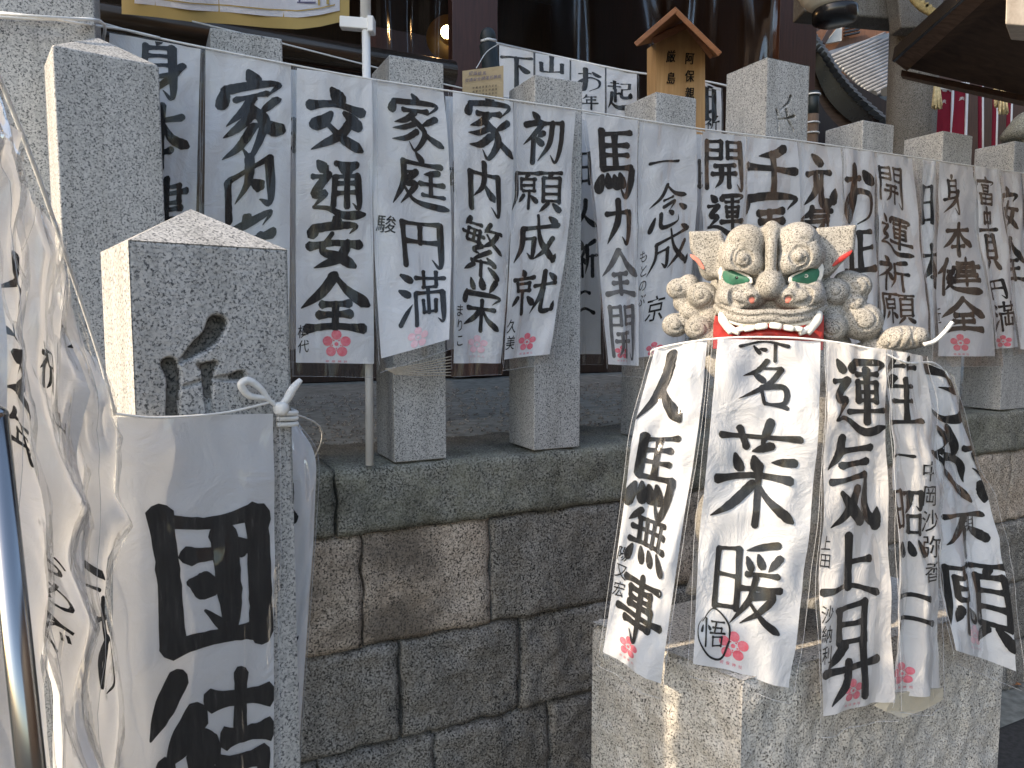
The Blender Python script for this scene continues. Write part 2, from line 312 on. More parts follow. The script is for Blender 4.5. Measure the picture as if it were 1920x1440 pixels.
# ------------------------------------------------------------------ brush writing
# a stroke: style letter, then x y pairs in a 0..100 box. n even, v upright, t tapering, s swelling, d dot
G = {
'一': 'n8 52 50 46 92 52', '二': 'n20 28 50 22 76 27|n4 80 50 70 96 82',
'人': 't52 4 50 34 34 66 6 94|s44 50 62 70 92 92',
'上': 'v42 4 44 86|n44 44 82 38|n2 90 50 80 97 90',
'千': 't74 4 56 16 24 24|n4 44 50 47 96 50|v50 18 51 97',
'本': 'n15 30 85 27|v50 5 50 97|t47 32 30 60 6 78|s53 32 70 58 95 75|n32 76 68 74',
'力': 'n12 34 80 27|t82 27 80 65 68 94 52 80|t47 5 42 50 10 94',
'内': 'v14 28 18 96|n14 28 50 25 84 22|t84 22 88 92 68 82|t50 2 48 45 26 72|s50 45 74 68',
'円': 'v12 18 17 96|n12 20 84 12|t84 12 88 92 72 80|v46 20 47 50|n17 52 83 48',
'日': 'v22 12 24 92|n22 14 78 10|v78 10 77 92|n24 48 75 46|n24 86 76 84',
'安': 'd48 2 54 14|d17 20 12 36|t14 24 50 19 88 18 76 34|n8 56 50 51 94 54|s46 34 30 66 58 78 88 96|t72 52 56 78 14 96',
'全': 't50 2 32 30 2 58|s50 4 70 32 99 56|n32 52 70 50|n28 72 72 69|v50 52 50 92|n10 95 50 89 92 94',
'交': 'd42 2 56 18|n6 30 50 24 94 34|d40 38 28 50 12 58|d64 38 76 44 88 58|t74 52 54 74 8 97|s30 52 56 76 94 97',
'通': 'd16 4 28 18|n6 32 32 30|t34 28 10 62 28 60 8 82|s8 82 32 84 60 96 97 94|n48 8 86 8|t84 8 62 24|d52 12 68 24|v46 30 42 80|n46 31 86 27|t86 27 88 82 76 76|n46 44 84 42|n45 58 84 56|v65 28 65 82',
'運': 'd14 6 24 20|n8 34 28 32|t30 32 12 56 28 58 6 82|s6 82 28 80 60 96 97 90|d42 6 38 18|t42 8 92 6 84 18|n48 22 84 20|v48 32 50 58|n48 34 82 32|v82 32 80 58|n50 45 80 44|n50 57 80 56|n36 70 96 67|v65 14 65 84',
'家': 'd46 0 56 12|d14 16 8 34|t12 19 50 15 90 15 74 32|n28 32 72 29|t52 31 36 46 14 56|t44 42 68 66 50 98 38 86|t50 52 30 62 10 66|t54 64 34 80 10 86|t88 38 62 54|s58 52 72 70 97 86',
'庭': 'd44 0 54 12|n20 20 88 16|t20 18 20 55 2 96|t84 28 58 36|n50 50 92 46|v70 34 70 68|n54 70 90 68|n22 38 42 34|t44 34 26 54 42 56 16 94|s24 62 44 84 98 88',
'満': 'd8 12 26 22|d6 38 22 46|t6 92 14 80 30 60|n36 16 92 13|v52 4 52 30|v76 2 76 28|n50 31 76 29|v36 40 36 96|n36 42 90 39|t90 39 92 94 80 88|v62 30 62 76|v50 54 50 76|n50 77 76 75|v76 54 76 76',
'繁': 't22 0 8 16|n18 10 48 8|v18 20 12 42|n18 20 44 19|v44 19 40 42|n2 31 54 27|n12 43 44 41|v31 20 27 42|t66 0 54 20|n58 14 94 11|t84 14 70 32 50 46|s60 20 74 34 98 46|t50 44 30 56 46 60|t70 50 24 76|n24 76 74 70|d64 62 82 74|v50 72 50 99|t34 80 8 96|d66 80 90 96',
'栄': 'd20 8 28 24|d46 2 50 20|t82 2 66 24|d12 30 4 50|t10 34 92 30 78 46|n14 60 84 55|v50 42 50 99|t48 60 32 78 4 92|s54 60 70 78 97 94',
'初': 'd22 0 34 12|t6 26 44 20 26 44 2 64|v27 42 26 98|t48 38 34 48|d30 50 46 62|n48 20 94 15|t94 15 92 60 80 96 66 82|t68 18 62 60 36 96',
'願': 'n6 10 52 8|t8 10 8 60 0 94|t32 12 24 20|v18 22 18 48|n18 24 44 22|v44 22 44 48|n20 36 42 35|n20 48 44 47|v32 48 32 90|t22 60 12 78|d38 60 50 74|n56 8 98 6|t78 8 70 18|v62 20 62 74|n62 20 94 18|v94 18 94 74|n63 37 93 36|n63 54 93 53|n62 73 94 72|t72 78 54 98|d82 78 98 94',
'成': 'n20 28 94 20|t22 26 20 64 2 96|n22 48 46 46|t46 46 44 86 32 76|s50 0 60 50 92 96|t86 46 70 72 46 92|d76 2 90 14|t92 96 96 80',
'就': 'd24 2 30 12|n4 22 50 17|v12 28 14 46|n12 30 44 28|v44 28 43 46|n14 46 44 45|v28 46 28 96|t14 60 2 78|d40 58 52 72|n54 36 96 30|t72 4 70 50 50 94|s76 40 74 86 96 88|t96 88 98 70|d82 10 94 22',
'馬': 'v22 6 18 60|n22 10 88 5|n24 26 78 23|n24 42 78 40|v50 10 49 58|n18 61 90 57|t90 57 86 80 72 99 58 84|d14 70 2 92|d28 68 32 86|d43 68 49 84|d58 66 66 82',
'念': 't50 0 32 26 4 42|s50 2 68 24 97 42|n38 36 62 33|t38 50 68 46 52 62|d18 68 6 92|t32 62 34 92 74 94 78 80|d52 62 62 72|d80 58 96 74',
'開': 'v8 6 7 98|n8 7 42 5|v42 5 42 38|n8 22 41 21|n8 38 42 37|v58 5 58 38|n58 6 92 4|t92 4 94 98 80 90|n58 22 92 20|n58 37 92 36|n28 54 76 51|n22 70 80 67|t42 54 42 80 26 96|v62 51 62 96',
'元': 'd34 4 60 18|n16 42 50 34 86 34|t46 40 40 70 6 99|s62 38 58 92 90 92|t90 92 98 66',
'気': 't26 0 20 20 0 38|n24 14 84 11|n22 31 76 27|n4 50 76 42|s76 42 74 78 94 97|t94 97 99 76|t56 54 36 80 4 97|d20 60 62 90',
'お': 'n8 28 56 22|t34 2 34 60 26 92 6 76 22 56 56 44 92 54 92 82 52 98|d66 12 92 30',
'正': 'n18 14 82 10|v50 12 50 88|n52 48 84 44|v26 44 26 88|n2 92 97 87',
'祈': 'd22 2 34 14|t6 26 46 22 28 46 2 64|v27 44 26 98|d32 48 46 60|t92 2 56 16|t56 16 56 60 42 92|n58 44 98 40|v80 42 80 98',
'身': 't52 0 44 12|v26 14 24 62|n26 16 74 13|t74 13 78 96 60 84|n27 30 73 28|n27 45 73 43|n4 66 74 58|t94 40 60 72 4 97',
'健': 't26 2 18 26 2 46|v18 28 18 98|n46 14 86 12|n36 26 98 24|n46 38 86 37|v86 12 86 38|v65 0 65 76|n42 50 90 48|n38 64 96 62|n26 36 38 34|t38 34 28 56 38 60 22 88|s26 66 44 86 99 94',
'軍': 'd14 6 2 44|t10 12 50 4 96 8 84 34|n28 44 76 36|v50 40 50 84|n30 64 76 60|n6 92 94 86',
'富': 'd46 0 54 10|d14 14 8 28|t14 16 90 14 78 28|n30 30 70 29|v34 38 35 50|n34 39 66 38|v66 38 65 50|n35 51 65 50|v22 60 22 97|n22 61 80 59|v80 59 80 97|n23 77 79 76|n23 95 80 94|v51 60 51 94',
'貴': 'v26 10 27 26|n26 10 74 9|v74 9 74 26|n27 25 74 24|v50 2 50 38|n4 39 96 36|v26 46 26 82|n26 47 76 46|v76 46 76 82|n27 58 75 57|n27 70 75 69|n26 82 76 81|t38 86 18 99|d62 86 82 99',
'無': 't28 0 2 28|n24 16 88 12|n12 38 90 36|n8 62 92 60|v28 16 30 62|v45 15 46 62|v62 15 62 62|v79 14 78 62|d16 72 6 96|d36 72 42 92|d56 72 66 92|d76 70 94 97',
'事': 'n10 12 88 9|v24 22 27 37|n24 23 72 21|v72 21 72 36|n27 37 72 35|n24 48 76 46|n0 60 99 62|n20 74 76 73|v76 46 77 74|t50 0 50 99 34 88',
'命': 'n0 30 50 0 98 22|d30 24 44 62|d44 40 56 44|v72 14 74 99',
'名': 't52 0 36 24 8 40|n38 18 80 14|t80 14 56 52 2 92|d28 30 46 44|v44 62 50 92|t44 60 86 54 88 86 50 94|n50 94 92 96',
'菜': 'n2 26 40 20 98 12|v26 14 36 32|t62 0 54 26|t66 24 44 34|d22 40 30 52|d46 38 52 48|t94 34 68 40|n4 66 50 54 90 52|v54 44 54 99|t50 64 28 84 0 99|s56 62 70 76 97 90',
'暖': 'v12 18 12 84|n12 19 40 14|v40 14 40 82|n13 46 38 45|n12 82 40 79|t86 0 48 14|d50 22 56 34|d64 18 70 30|t92 14 78 32|n50 42 88 36|n42 58 96 50|t64 42 56 70 34 99|t56 64 84 58 68 78 46 96|s56 70 76 88 99 99',
'悟': 'd8 30 3 50|v20 6 20 97|d28 28 36 40|n42 12 94 8|v62 12 56 46|n46 30 84 27|v84 27 82 46|n38 50 98 46|v48 60 50 94|n48 61 88 58|v88 58 86 92|n50 92 88 89',
'昇': 'v28 10 30 44|n26 11 76 2|v76 2 74 44|n30 27 74 23|n30 44 74 40|t40 44 8 66|n2 72 98 64|t44 60 36 82 10 99|v70 44 72 99',
'照': 'v10 8 11 54|n10 9 38 7|v38 7 38 54|n11 31 37 30|n11 53 38 52|n50 9 92 7|t92 7 90 30 78 26|t68 9 62 24 46 36|v54 40 55 62|n54 41 88 40|v88 40 87 62|n55 61 88 60|d16 72 4 94|d36 74 40 92|d58 74 66 90|d78 72 96 90',
'笙': 't28 2 10 26|n24 14 46 12|t66 0 56 20|n64 12 94 10|t28 30 14 46|n24 42 84 40|v52 30 52 92|n26 64 80 62|n4 94 97 90',
'ら': 'd6 4 34 2|t14 26 50 22 72 44 34 50|s4 78 28 99 66 88 99 74',
'弥': 't18 6 42 14 4 34|s2 34 30 60 66 99|t10 36 60 40 64 70|t48 0 54 30 48 42|n66 24 97 20|t97 20 94 60 74 50|v80 30 99 66|t84 70 80 98',
'不': 'n4 12 96 8|t58 12 40 44 4 70|v54 40 54 98|d66 40 92 60',
'団': 'v12 4 19 52 22 97|n10 10 50 12 88 3|v88 2 90 50 92 88|n20 97 56 90 92 86|n34 36 56 32 74 28|t58 16 62 50 64 84 44 74|d36 56 48 58',
'結': 't26 2 6 46|t40 26 18 60|d30 40 50 50|v36 54 40 96|t18 62 6 90|d44 58 56 78|n48 18 97 14|v74 0 74 38|n60 42 97 36|v58 58 62 96|n58 60 94 54|v94 54 92 96|n62 96 94 93',
'年': 't30 0 22 18 6 32|n26 18 86 16|n28 40 82 38|v30 40 30 62|n2 64 97 61|v57 18 57 99',
'起': 'n14 16 44 14|v29 2 29 44|n4 34 52 32|v30 46 30 82|n30 60 48 58|t18 54 14 76 2 94|s10 80 40 92 98 94|n58 18 90 16|v90 16 88 42|n60 44 90 42|s60 44 58 70 94 72|t94 72 94 58',
'自': 't52 0 40 14|v22 16 22 97|n22 18 78 15|v78 15 79 99|n23 42 77 40|n23 66 77 64|n23 92 78 90',
'山': 'v50 4 50 80|v16 40 18 84|n18 84 84 80|v84 36 84 86', '下': 'n2 14 98 8|v48 12 48 98|d58 36 84 54',
'祝': 'd22 2 34 14|t6 26 46 22 28 46 2 64|v27 44 26 98|v54 10 56 44|n54 10 92 8|v92 8 90 44|n56 44 90 42|t64 46 60 76 40 97|s80 44 80 92 99 90',
}
WB = {'n': lambda s: .80 + .28 * math.exp(-(s / .10) ** 2) + .30 * math.exp(-((1 - s) / .14) ** 2) - .12 * math.sin(math.pi * s),
      'v': lambda s: .92 + .18 * math.exp(-(s / .12) ** 2) + .10 * math.exp(-((1 - s) / .2) ** 2),
      't': lambda s: (1.12 - .15 * s) * (1 - max(0, (s - .45) / .55) ** 1.7 * .86),
      's': lambda s: .55 + .75 * math.sin(min(1, s / .85) * math.pi / 2) ** 2 - (.75 * ((s - .88) / .12) if s > .88 else 0),
      'd': lambda s: .55 + .85 * math.sin(min(1, s * 1.05) * math.pi * .62)}
def parse(g):
    out = []
    for st in G[g].split('|'):
        a = [float(q) for q in st[1:].split()]; out.append((st[0], [(a[i], a[i + 1]) for i in range(0, len(a), 2)]))
    return out
def glyph2d(g, sx, sy, wt, seed=0):
    """flat brush strokes in metres, box sx by sy, y down; returns verts (x,y,layer) and faces"""
    rnd = random.Random(hash((g, seed)) & 0xffff if False else sum(map(ord, g)) * 31 + seed)
    V = []; Fc = []; w0 = wt * (sx + sy) * .5 * min(1.12, (8.5 / len(parse(g))) ** .28)
    for si, (stl, pts) in enumerate(parse(g)):
        jx, jy = rnd.uniform(-1.2, 1.2), rnd.uniform(-1.2, 1.2)
        pts = [np.array([(x + jx + rnd.uniform(-.8, .8)) / 100 * sx, (y + jy + rnd.uniform(-.8, .8)) / 100 * sy]) for x, y in pts]
        L = sum(np.linalg.norm(pts[i + 1] - pts[i]) for i in range(len(pts) - 1))
        c = catmull(pts, 8 if len(pts) > 2 else 10); n = len(c)
        acc = [0]
        for i in range(1, n): acc.append(acc[-1] + np.linalg.norm(c[i] - c[i - 1]))
        tot = max(acc[-1], 1e-6); wv = rnd.uniform(.88, 1.12)
        if stl in 'nv' : wv *= min(1, .75 + .25 * tot / (6 * w0))
        prof = WB[stl]; base = len(V); ph = rnd.uniform(0, 50)
        for i in range(n):
            s = acc[i] / tot; d = c[min(i + 1, n - 1)] - c[max(i - 1, 0)]; d = d / (np.linalg.norm(d) + 1e-9)
            nn = np.array([-d[1], d[0]]); w = w0 * .5 * prof(s) * wv
            for k, q in enumerate((-1, -.55, 0, .55, 1)):
                rg = 1 + (.14 * mnoise.noise((i * .9 + ph, k * 7.0, si)) if abs(q) > .9 else 0)
                dd = 0
                V.append((*(c[i] + nn * w * q * rg + d * dd), si))
            if i in (0, n - 1):      # rounded, slightly slanted ends
                sg = -1 if i == 0 else 1
                for k, q in enumerate((-1, -.55, 0, .55, 1)):
                    ex = (math.sqrt(max(0, 1 - q * q)) * .75 + rnd.uniform(-.08, .1)) * w * sg
                    x, y, l = V[-5 + k]; V[-5 + k] = (x + d[0] * ex, y + d[1] * ex, l)
        for i in range(n - 1):
            for k in range(4):
                a = base + i * 5 + k; Fc.append((a, a + 1, a + 6, a + 5))
    return V, Fc
_tc = {}
def font2d(ch):
    if ch in _tc: return _tc[ch]
    cu = bpy.data.curves.new('t', 'FONT'); cu.body = ch; cu.size = 1; cu.resolution_u = 3; cu.offset = .004; cu.align_x = 'CENTER'
    o = bpy.data.objects.new('t', cu); COL.objects.link(o); bpy.context.view_layer.update()
    me = o.evaluated_get(bpy.context.evaluated_depsgraph_get()).to_mesh()
    v = np.array([tuple(q.co) for q in me.vertices]) if len(me.vertices) else np.zeros((0, 3)); f = [tuple(p.vertices) for p in me.polygons]
    o.to_mesh_clear(); bpy.data.objects.remove(o); bpy.data.curves.remove(cu)
    if len(v):
        v = np.stack([v[:, 0], .37 - v[:, 1]], 1)
        v = v + np.array([.0, .5])     # box about 1x1, x centred, y 0..1 down
    _tc[ch] = (v, f); return _tc[ch]

# ------------------------------------------------------------------ hanging paper strips
class Strip:
    """edges are lists of 3-D points down the left and the right side"""
    def __init__(s, Lp, Rp, amp=.004, seed=0, folds=1.6, crease=0):
        s.crease = crease
        s.L = np.array(catmull(Lp, 8)) if len(Lp) > 2 else np.array([Lp[0] + (Lp[1] - Lp[0]) * k / 10 for k in range(11)])
        s.R = np.array(catmull(Rp, 8)) if len(Rp) > 2 else np.array([Rp[0] + (Rp[1] - Rp[0]) * k / 10 for k in range(11)])
        rs_ = lambda A: np.stack([np.interp(np.linspace(0, 1, 33), np.linspace(0, 1, len(A)), A[:, i]) for i in range(3)], 1)
        s.L = rs_(s.L); s.R = rs_(s.R)
        s.amp = amp; r = random.Random(seed); s.ph = [r.uniform(0, 6.28) for _ in range(6)]; s.k = folds * r.uniform(.8, 1.25); s.seed = seed
        s.wid = np.linalg.norm(s.L - s.R, axis=1).mean()
        s.hei = np.linalg.norm(s.L[-1] - s.L[0])
        n = np.cross(s.R[len(s.R) // 2] - s.L[len(s.L) // 2], s.L[0] - s.L[-1]); n /= np.linalg.norm(n)
        if n @ (EYE - s.L[0]) < 0: n = -n
        s.n = n
    def edge(s, A, v):
        m = len(A) - 1; x = np.clip(v, -.2, 1.2) * m; i = np.clip(np.floor(x).astype(int), 0, m - 1); f = (x - i)[:, None]
        return A[i] * (1 - f) + A[i + 1] * f
    def flat(s, u, v):
        u = np.atleast_1d(np.asarray(u, float)); v = np.atleast_1d(np.asarray(v, float))
        return s.edge(s.L, v) * (1 - u)[:, None] + s.edge(s.R, v) * u[:, None]
    def ruf(s, u, v):
        p = s.ph; g = .45 + .9 * np.clip(v, 0, 1.1); cr = 0
        if s.crease:
            k = s.seed * .731 + .3
            cr = s.crease * np.array([.5 - abs(mnoise.noise((a * 1.5 + b * 2.7 + k, b * 3.4 - a * 1.1, k))) * 2.2 + .5 * (.4 - abs(mnoise.noise((a * 3.5 - b * 4.1, b * 5 + a * 2 + k, k + 9))) * 2) for a, b in zip(u, v)])
        return cr + s.amp * (np.sin(6.28 * (u * s.k * .7 + .25 * np.sin(3 * v + p[0])) + p[1]) * g + .5 * np.sin(6.28 * (v * 1.3 + .3 * u) + p[2])
                        + .28 * np.sin(6.28 * (u * 1.7 - v * 2.1) + p[3]) + .18 * np.sin(6.28 * (u * 2.6 + v * 3.7) + p[4]))
    def pos(s, u, v, off=0):
        u = np.atleast_1d(np.asarray(u, float)); v = np.atleast_1d(np.asarray(v, float))
        return s.flat(u, v) + s.n * (s.ruf(u, v) + off)[:, None]
    def inv(s, px, py):
        u, v = .5, .5
        for _ in range(14):
            a = proj(s.flat(u, v)[0]); b = proj(s.flat(u + .01, v)[0]); c = proj(s.flat(u, v + .01)[0])
            J = np.array([(b - a) / .01, (c - a) / .01]).T
            try: du, dv = np.linalg.solve(J, np.array([px, py]) - a)
            except Exception: break
            u += max(-.5, min(.5, du)); v += max(-.5, min(.5, dv)); u = max(-1.5, min(2.5, u)); v = max(-.19, min(1.19, v))
        return u, v
    def grid(s, nu, nv, u0=0, u1=1, v0=0, v1=1, off=0, fn=None):
        U, Vv = np.meshgrid(np.linspace(u0, u1, nu), np.linspace(v0, v1, nv)); u = U.ravel(); v = Vv.ravel()
        o = off if fn is None else off + fn(u, v)
        p = s.pos(u, v, o)
        f = [(j * nu + i, j * nu + i + 1, (j + 1) * nu + i + 1, (j + 1) * nu + i) for j in range(nv - 1) for i in range(nu - 1)]
        return p, f
    def rect(s, box):
        x0, y0, x1, y1 = box; xc, yc = (x0 + x1) / 2, (y0 + y1) / 2
        ua = s.inv(x0, yc); ub = s.inv(x1, yc); va = s.inv(xc, y0); vb = s.inv(xc, y1)
        vv = ((ua[1] + ub[1]) / 2 + (va[1] + vb[1]) / 2) / 2; h = (vb[1] - va[1]) / 2
        uc = (ua[0] + ub[0]) / 2; w = (ub[0] - ua[0]) / 2
        return uc - w, vv - h, uc + w, vv + h
def put2d(s, V, Fc, r, sx, sy, name, mat, parent, off=.0012, clip=True):
    V = np.array(V, float)
    u = r[0] + V[:, 0] / sx * (r[2] - r[0]); v = r[1] + V[:, 1] / sy * (r[3] - r[1])
    if clip: u = np.clip(u, .003, .997); v = np.clip(v, .003, .997)
    lay = V[:, 2] if V.shape[1] > 2 else np.zeros(len(V))
    p = s.pos(u, v, off + lay * .00004)
    return mesh(name, p, Fc, mat, parent, smooth=True)
def put_char(s, g, box, parent, wt=.135, mat=None, seed=0, off=.0012):
    r = s.rect(box); sx = (r[2] - r[0]) * s.wid; sy = (r[3] - r[1]) * s.hei
    V, Fc = glyph2d(g, sx, sy, wt * .88, seed)
    return put2d(s, V, Fc, r, sx, sy, 'brush_character', mat or M['ink'], parent, off)
def put_small(s, txt, box, parent, mat=None, off=.0014):
    x0, y0, x1, y1 = box; n = len(txt)
    V = []; Fc = []
    r = s.rect(box); sx = (r[2] - r[0]) * s.wid; sy = (r[3] - r[1]) * s.hei
    rnd = random.Random(n * 7 + int(x0))
    for i, ch in enumerate(txt):
        v, f = font2d(ch); b = len(V)
        if not len(v): continue
        ang = rnd.uniform(-.14, .05)
        for x, y in v:
            q = x; yy = y + q * ang; qq = q - (y - .5) * .10
            V.append(((qq * .92 + .5) * sx + rnd.uniform(-.0001, .0001), (i + .04 + yy * .92) * sy / n, i * .1))
        Fc += [tuple(a + b for a in t) for t in f]
    if V: return put2d(s, V, Fc, r, sx, sy, 'small_writing', mat or M['ink'], parent, off)
def stamp2d():
    V = []; Fc = []
    def disc(cx, cy, r, n=16):
        b = len(V); V.append((cx, cy, 0))
        for k in range(n): a = 6.28318 * k / n; V.append((cx + r * math.cos(a), cy + r * math.sin(a), 0))
        for k in range(n): Fc.append((b, b + 1 + k, b + 1 + (k + 1) % n))
    for k in range(5):
        a = math.radians(-90 + 72 * k); disc(.64 * math.cos(a), .64 * math.sin(a), .345)
        for q in (-12, 12):
            b = a + math.radians(36 + q * .6); 
        disc(.30 * math.cos(a + .63), .30 * math.sin(a + .63), .06, 8); disc(.42 * math.cos(a + .63), .42 * math.sin(a + .63), .045, 8)
    disc(0, 0, .14, 12)
    for k, ch in enumerate('阿保神社'):
        v, f = font2d(ch); b = len(V)
        for x, y in v: V.append((-.62 + .41 * k + x * .26, 1.12 + y * .26, 0))
        Fc.extend([tuple(a + b for a in t) for t in f])
    return V, Fc
_ST = None
def put_stamp(s, x, y, r, parent, pale=False, off=.0009):
    global _ST
    if _ST is None: _ST = stamp2d()
    rr = s.rect((x - r, y - r, x + r, y + r)); V = np.array(_ST[0]); V = np.stack([V[:, 0] * .5 + .5, V[:, 1] * .5 + .5, V[:, 2]], 1)
    return put2d(s, V, _ST[1], rr, 1, 1, 'plum_stamp', M['stamp_pale' if pale else 'stamp'], parent, off)
def make_strip(Lp, Rp, chars, label, group, amp=.004, seed=0, stamp=None, small=(), hem=.045, wt=.135, filmmat='film', nu=14, nv=44,
               papermat='paper', filmx=.055, filmamp=.0025, name='calligraphy_strip', inkmat=None, folds=1.6, top=.0, cat='paper strip', off=.0012, crease=0, edge=True):
    s = Strip(Lp, Rp, amp, seed, folds, crease); base = (s.L[-1] + s.R[-1]) / 2
    t = thing(name, label, cat, base, group)
    v, f = s.grid(nu + 6, nv); mesh('paper', v, f, M[papermat], t)
    for i, (g, box) in enumerate(chars): put_char(s, g, box, t, wt, inkmat, seed * 10 + i, off)
    if stamp: put_stamp(s, stamp[0], stamp[1], stamp[2], t, len(stamp) > 3)
    for txt, box in small: put_small(s, txt, box, t)
    if filmmat:
        sd = seed * 3.137 + .37; filmamp *= min(1.0, (s.wid / .165) ** 1.6)
        def fn(u, v):
            r = np.zeros(len(u))
            for i in range(len(u)):
                fan = (u[i] - .5) * (1 + .5 * v[i]); 
                q = (fan * 6.5 + sd, v[i] * 1.3 + .8 * u[i], sd)
                e = 1 - abs(mnoise.noise(q)) * 3.0
                e2 = 1 - abs(mnoise.noise((u[i] * 3.1 + v[i] * 2.2 + sd, v[i] * 2.6 - u[i] * 1.6, sd + 4))) * 4
                r[i] = filmamp * (max(e, -.2) * .8 + max(0, e2) * .6 + mnoise.noise((u[i] * 5 + sd, v[i] * 1.4, 3)) * .5) + (.004 * max(0, v[i] - .98) * 20 * mnoise.noise((u[i] * 4, sd, 1)))
            return np.maximum(r, -off * 2)
        v, f = s.grid(26, 84, -filmx, 1 + filmx, -top, 1 + hem, .0045, fn)
        mesh('plastic_sleeve', v, f, M[filmmat], t)
        if edge:
            ed = MB(); k = 26; vv = np.array(v).reshape(84, k, 3)
            for line in (vv[::3, 0], vv[::3, k - 1], vv[83, ::2]): ed.tube(list(line), .00038, 4, False)
            ed.build('sleeve_edge', M['weld'], t)
    return t, s
def FE(pts, c): return [F(p[0], p[1], p[2] if len(p) > 2 else c) for p in pts]
def PE(pts): 
    out = []
    for p in pts: out.append(P(*p))
    return out
def cord(name, pts, r, mat, parent=None, label=None, cat=None, n=7, per=6, **k):
    return MB().tube(catmull(pts, per), r, n).build(name, mat, parent, True, label=label, cat=cat, **k)

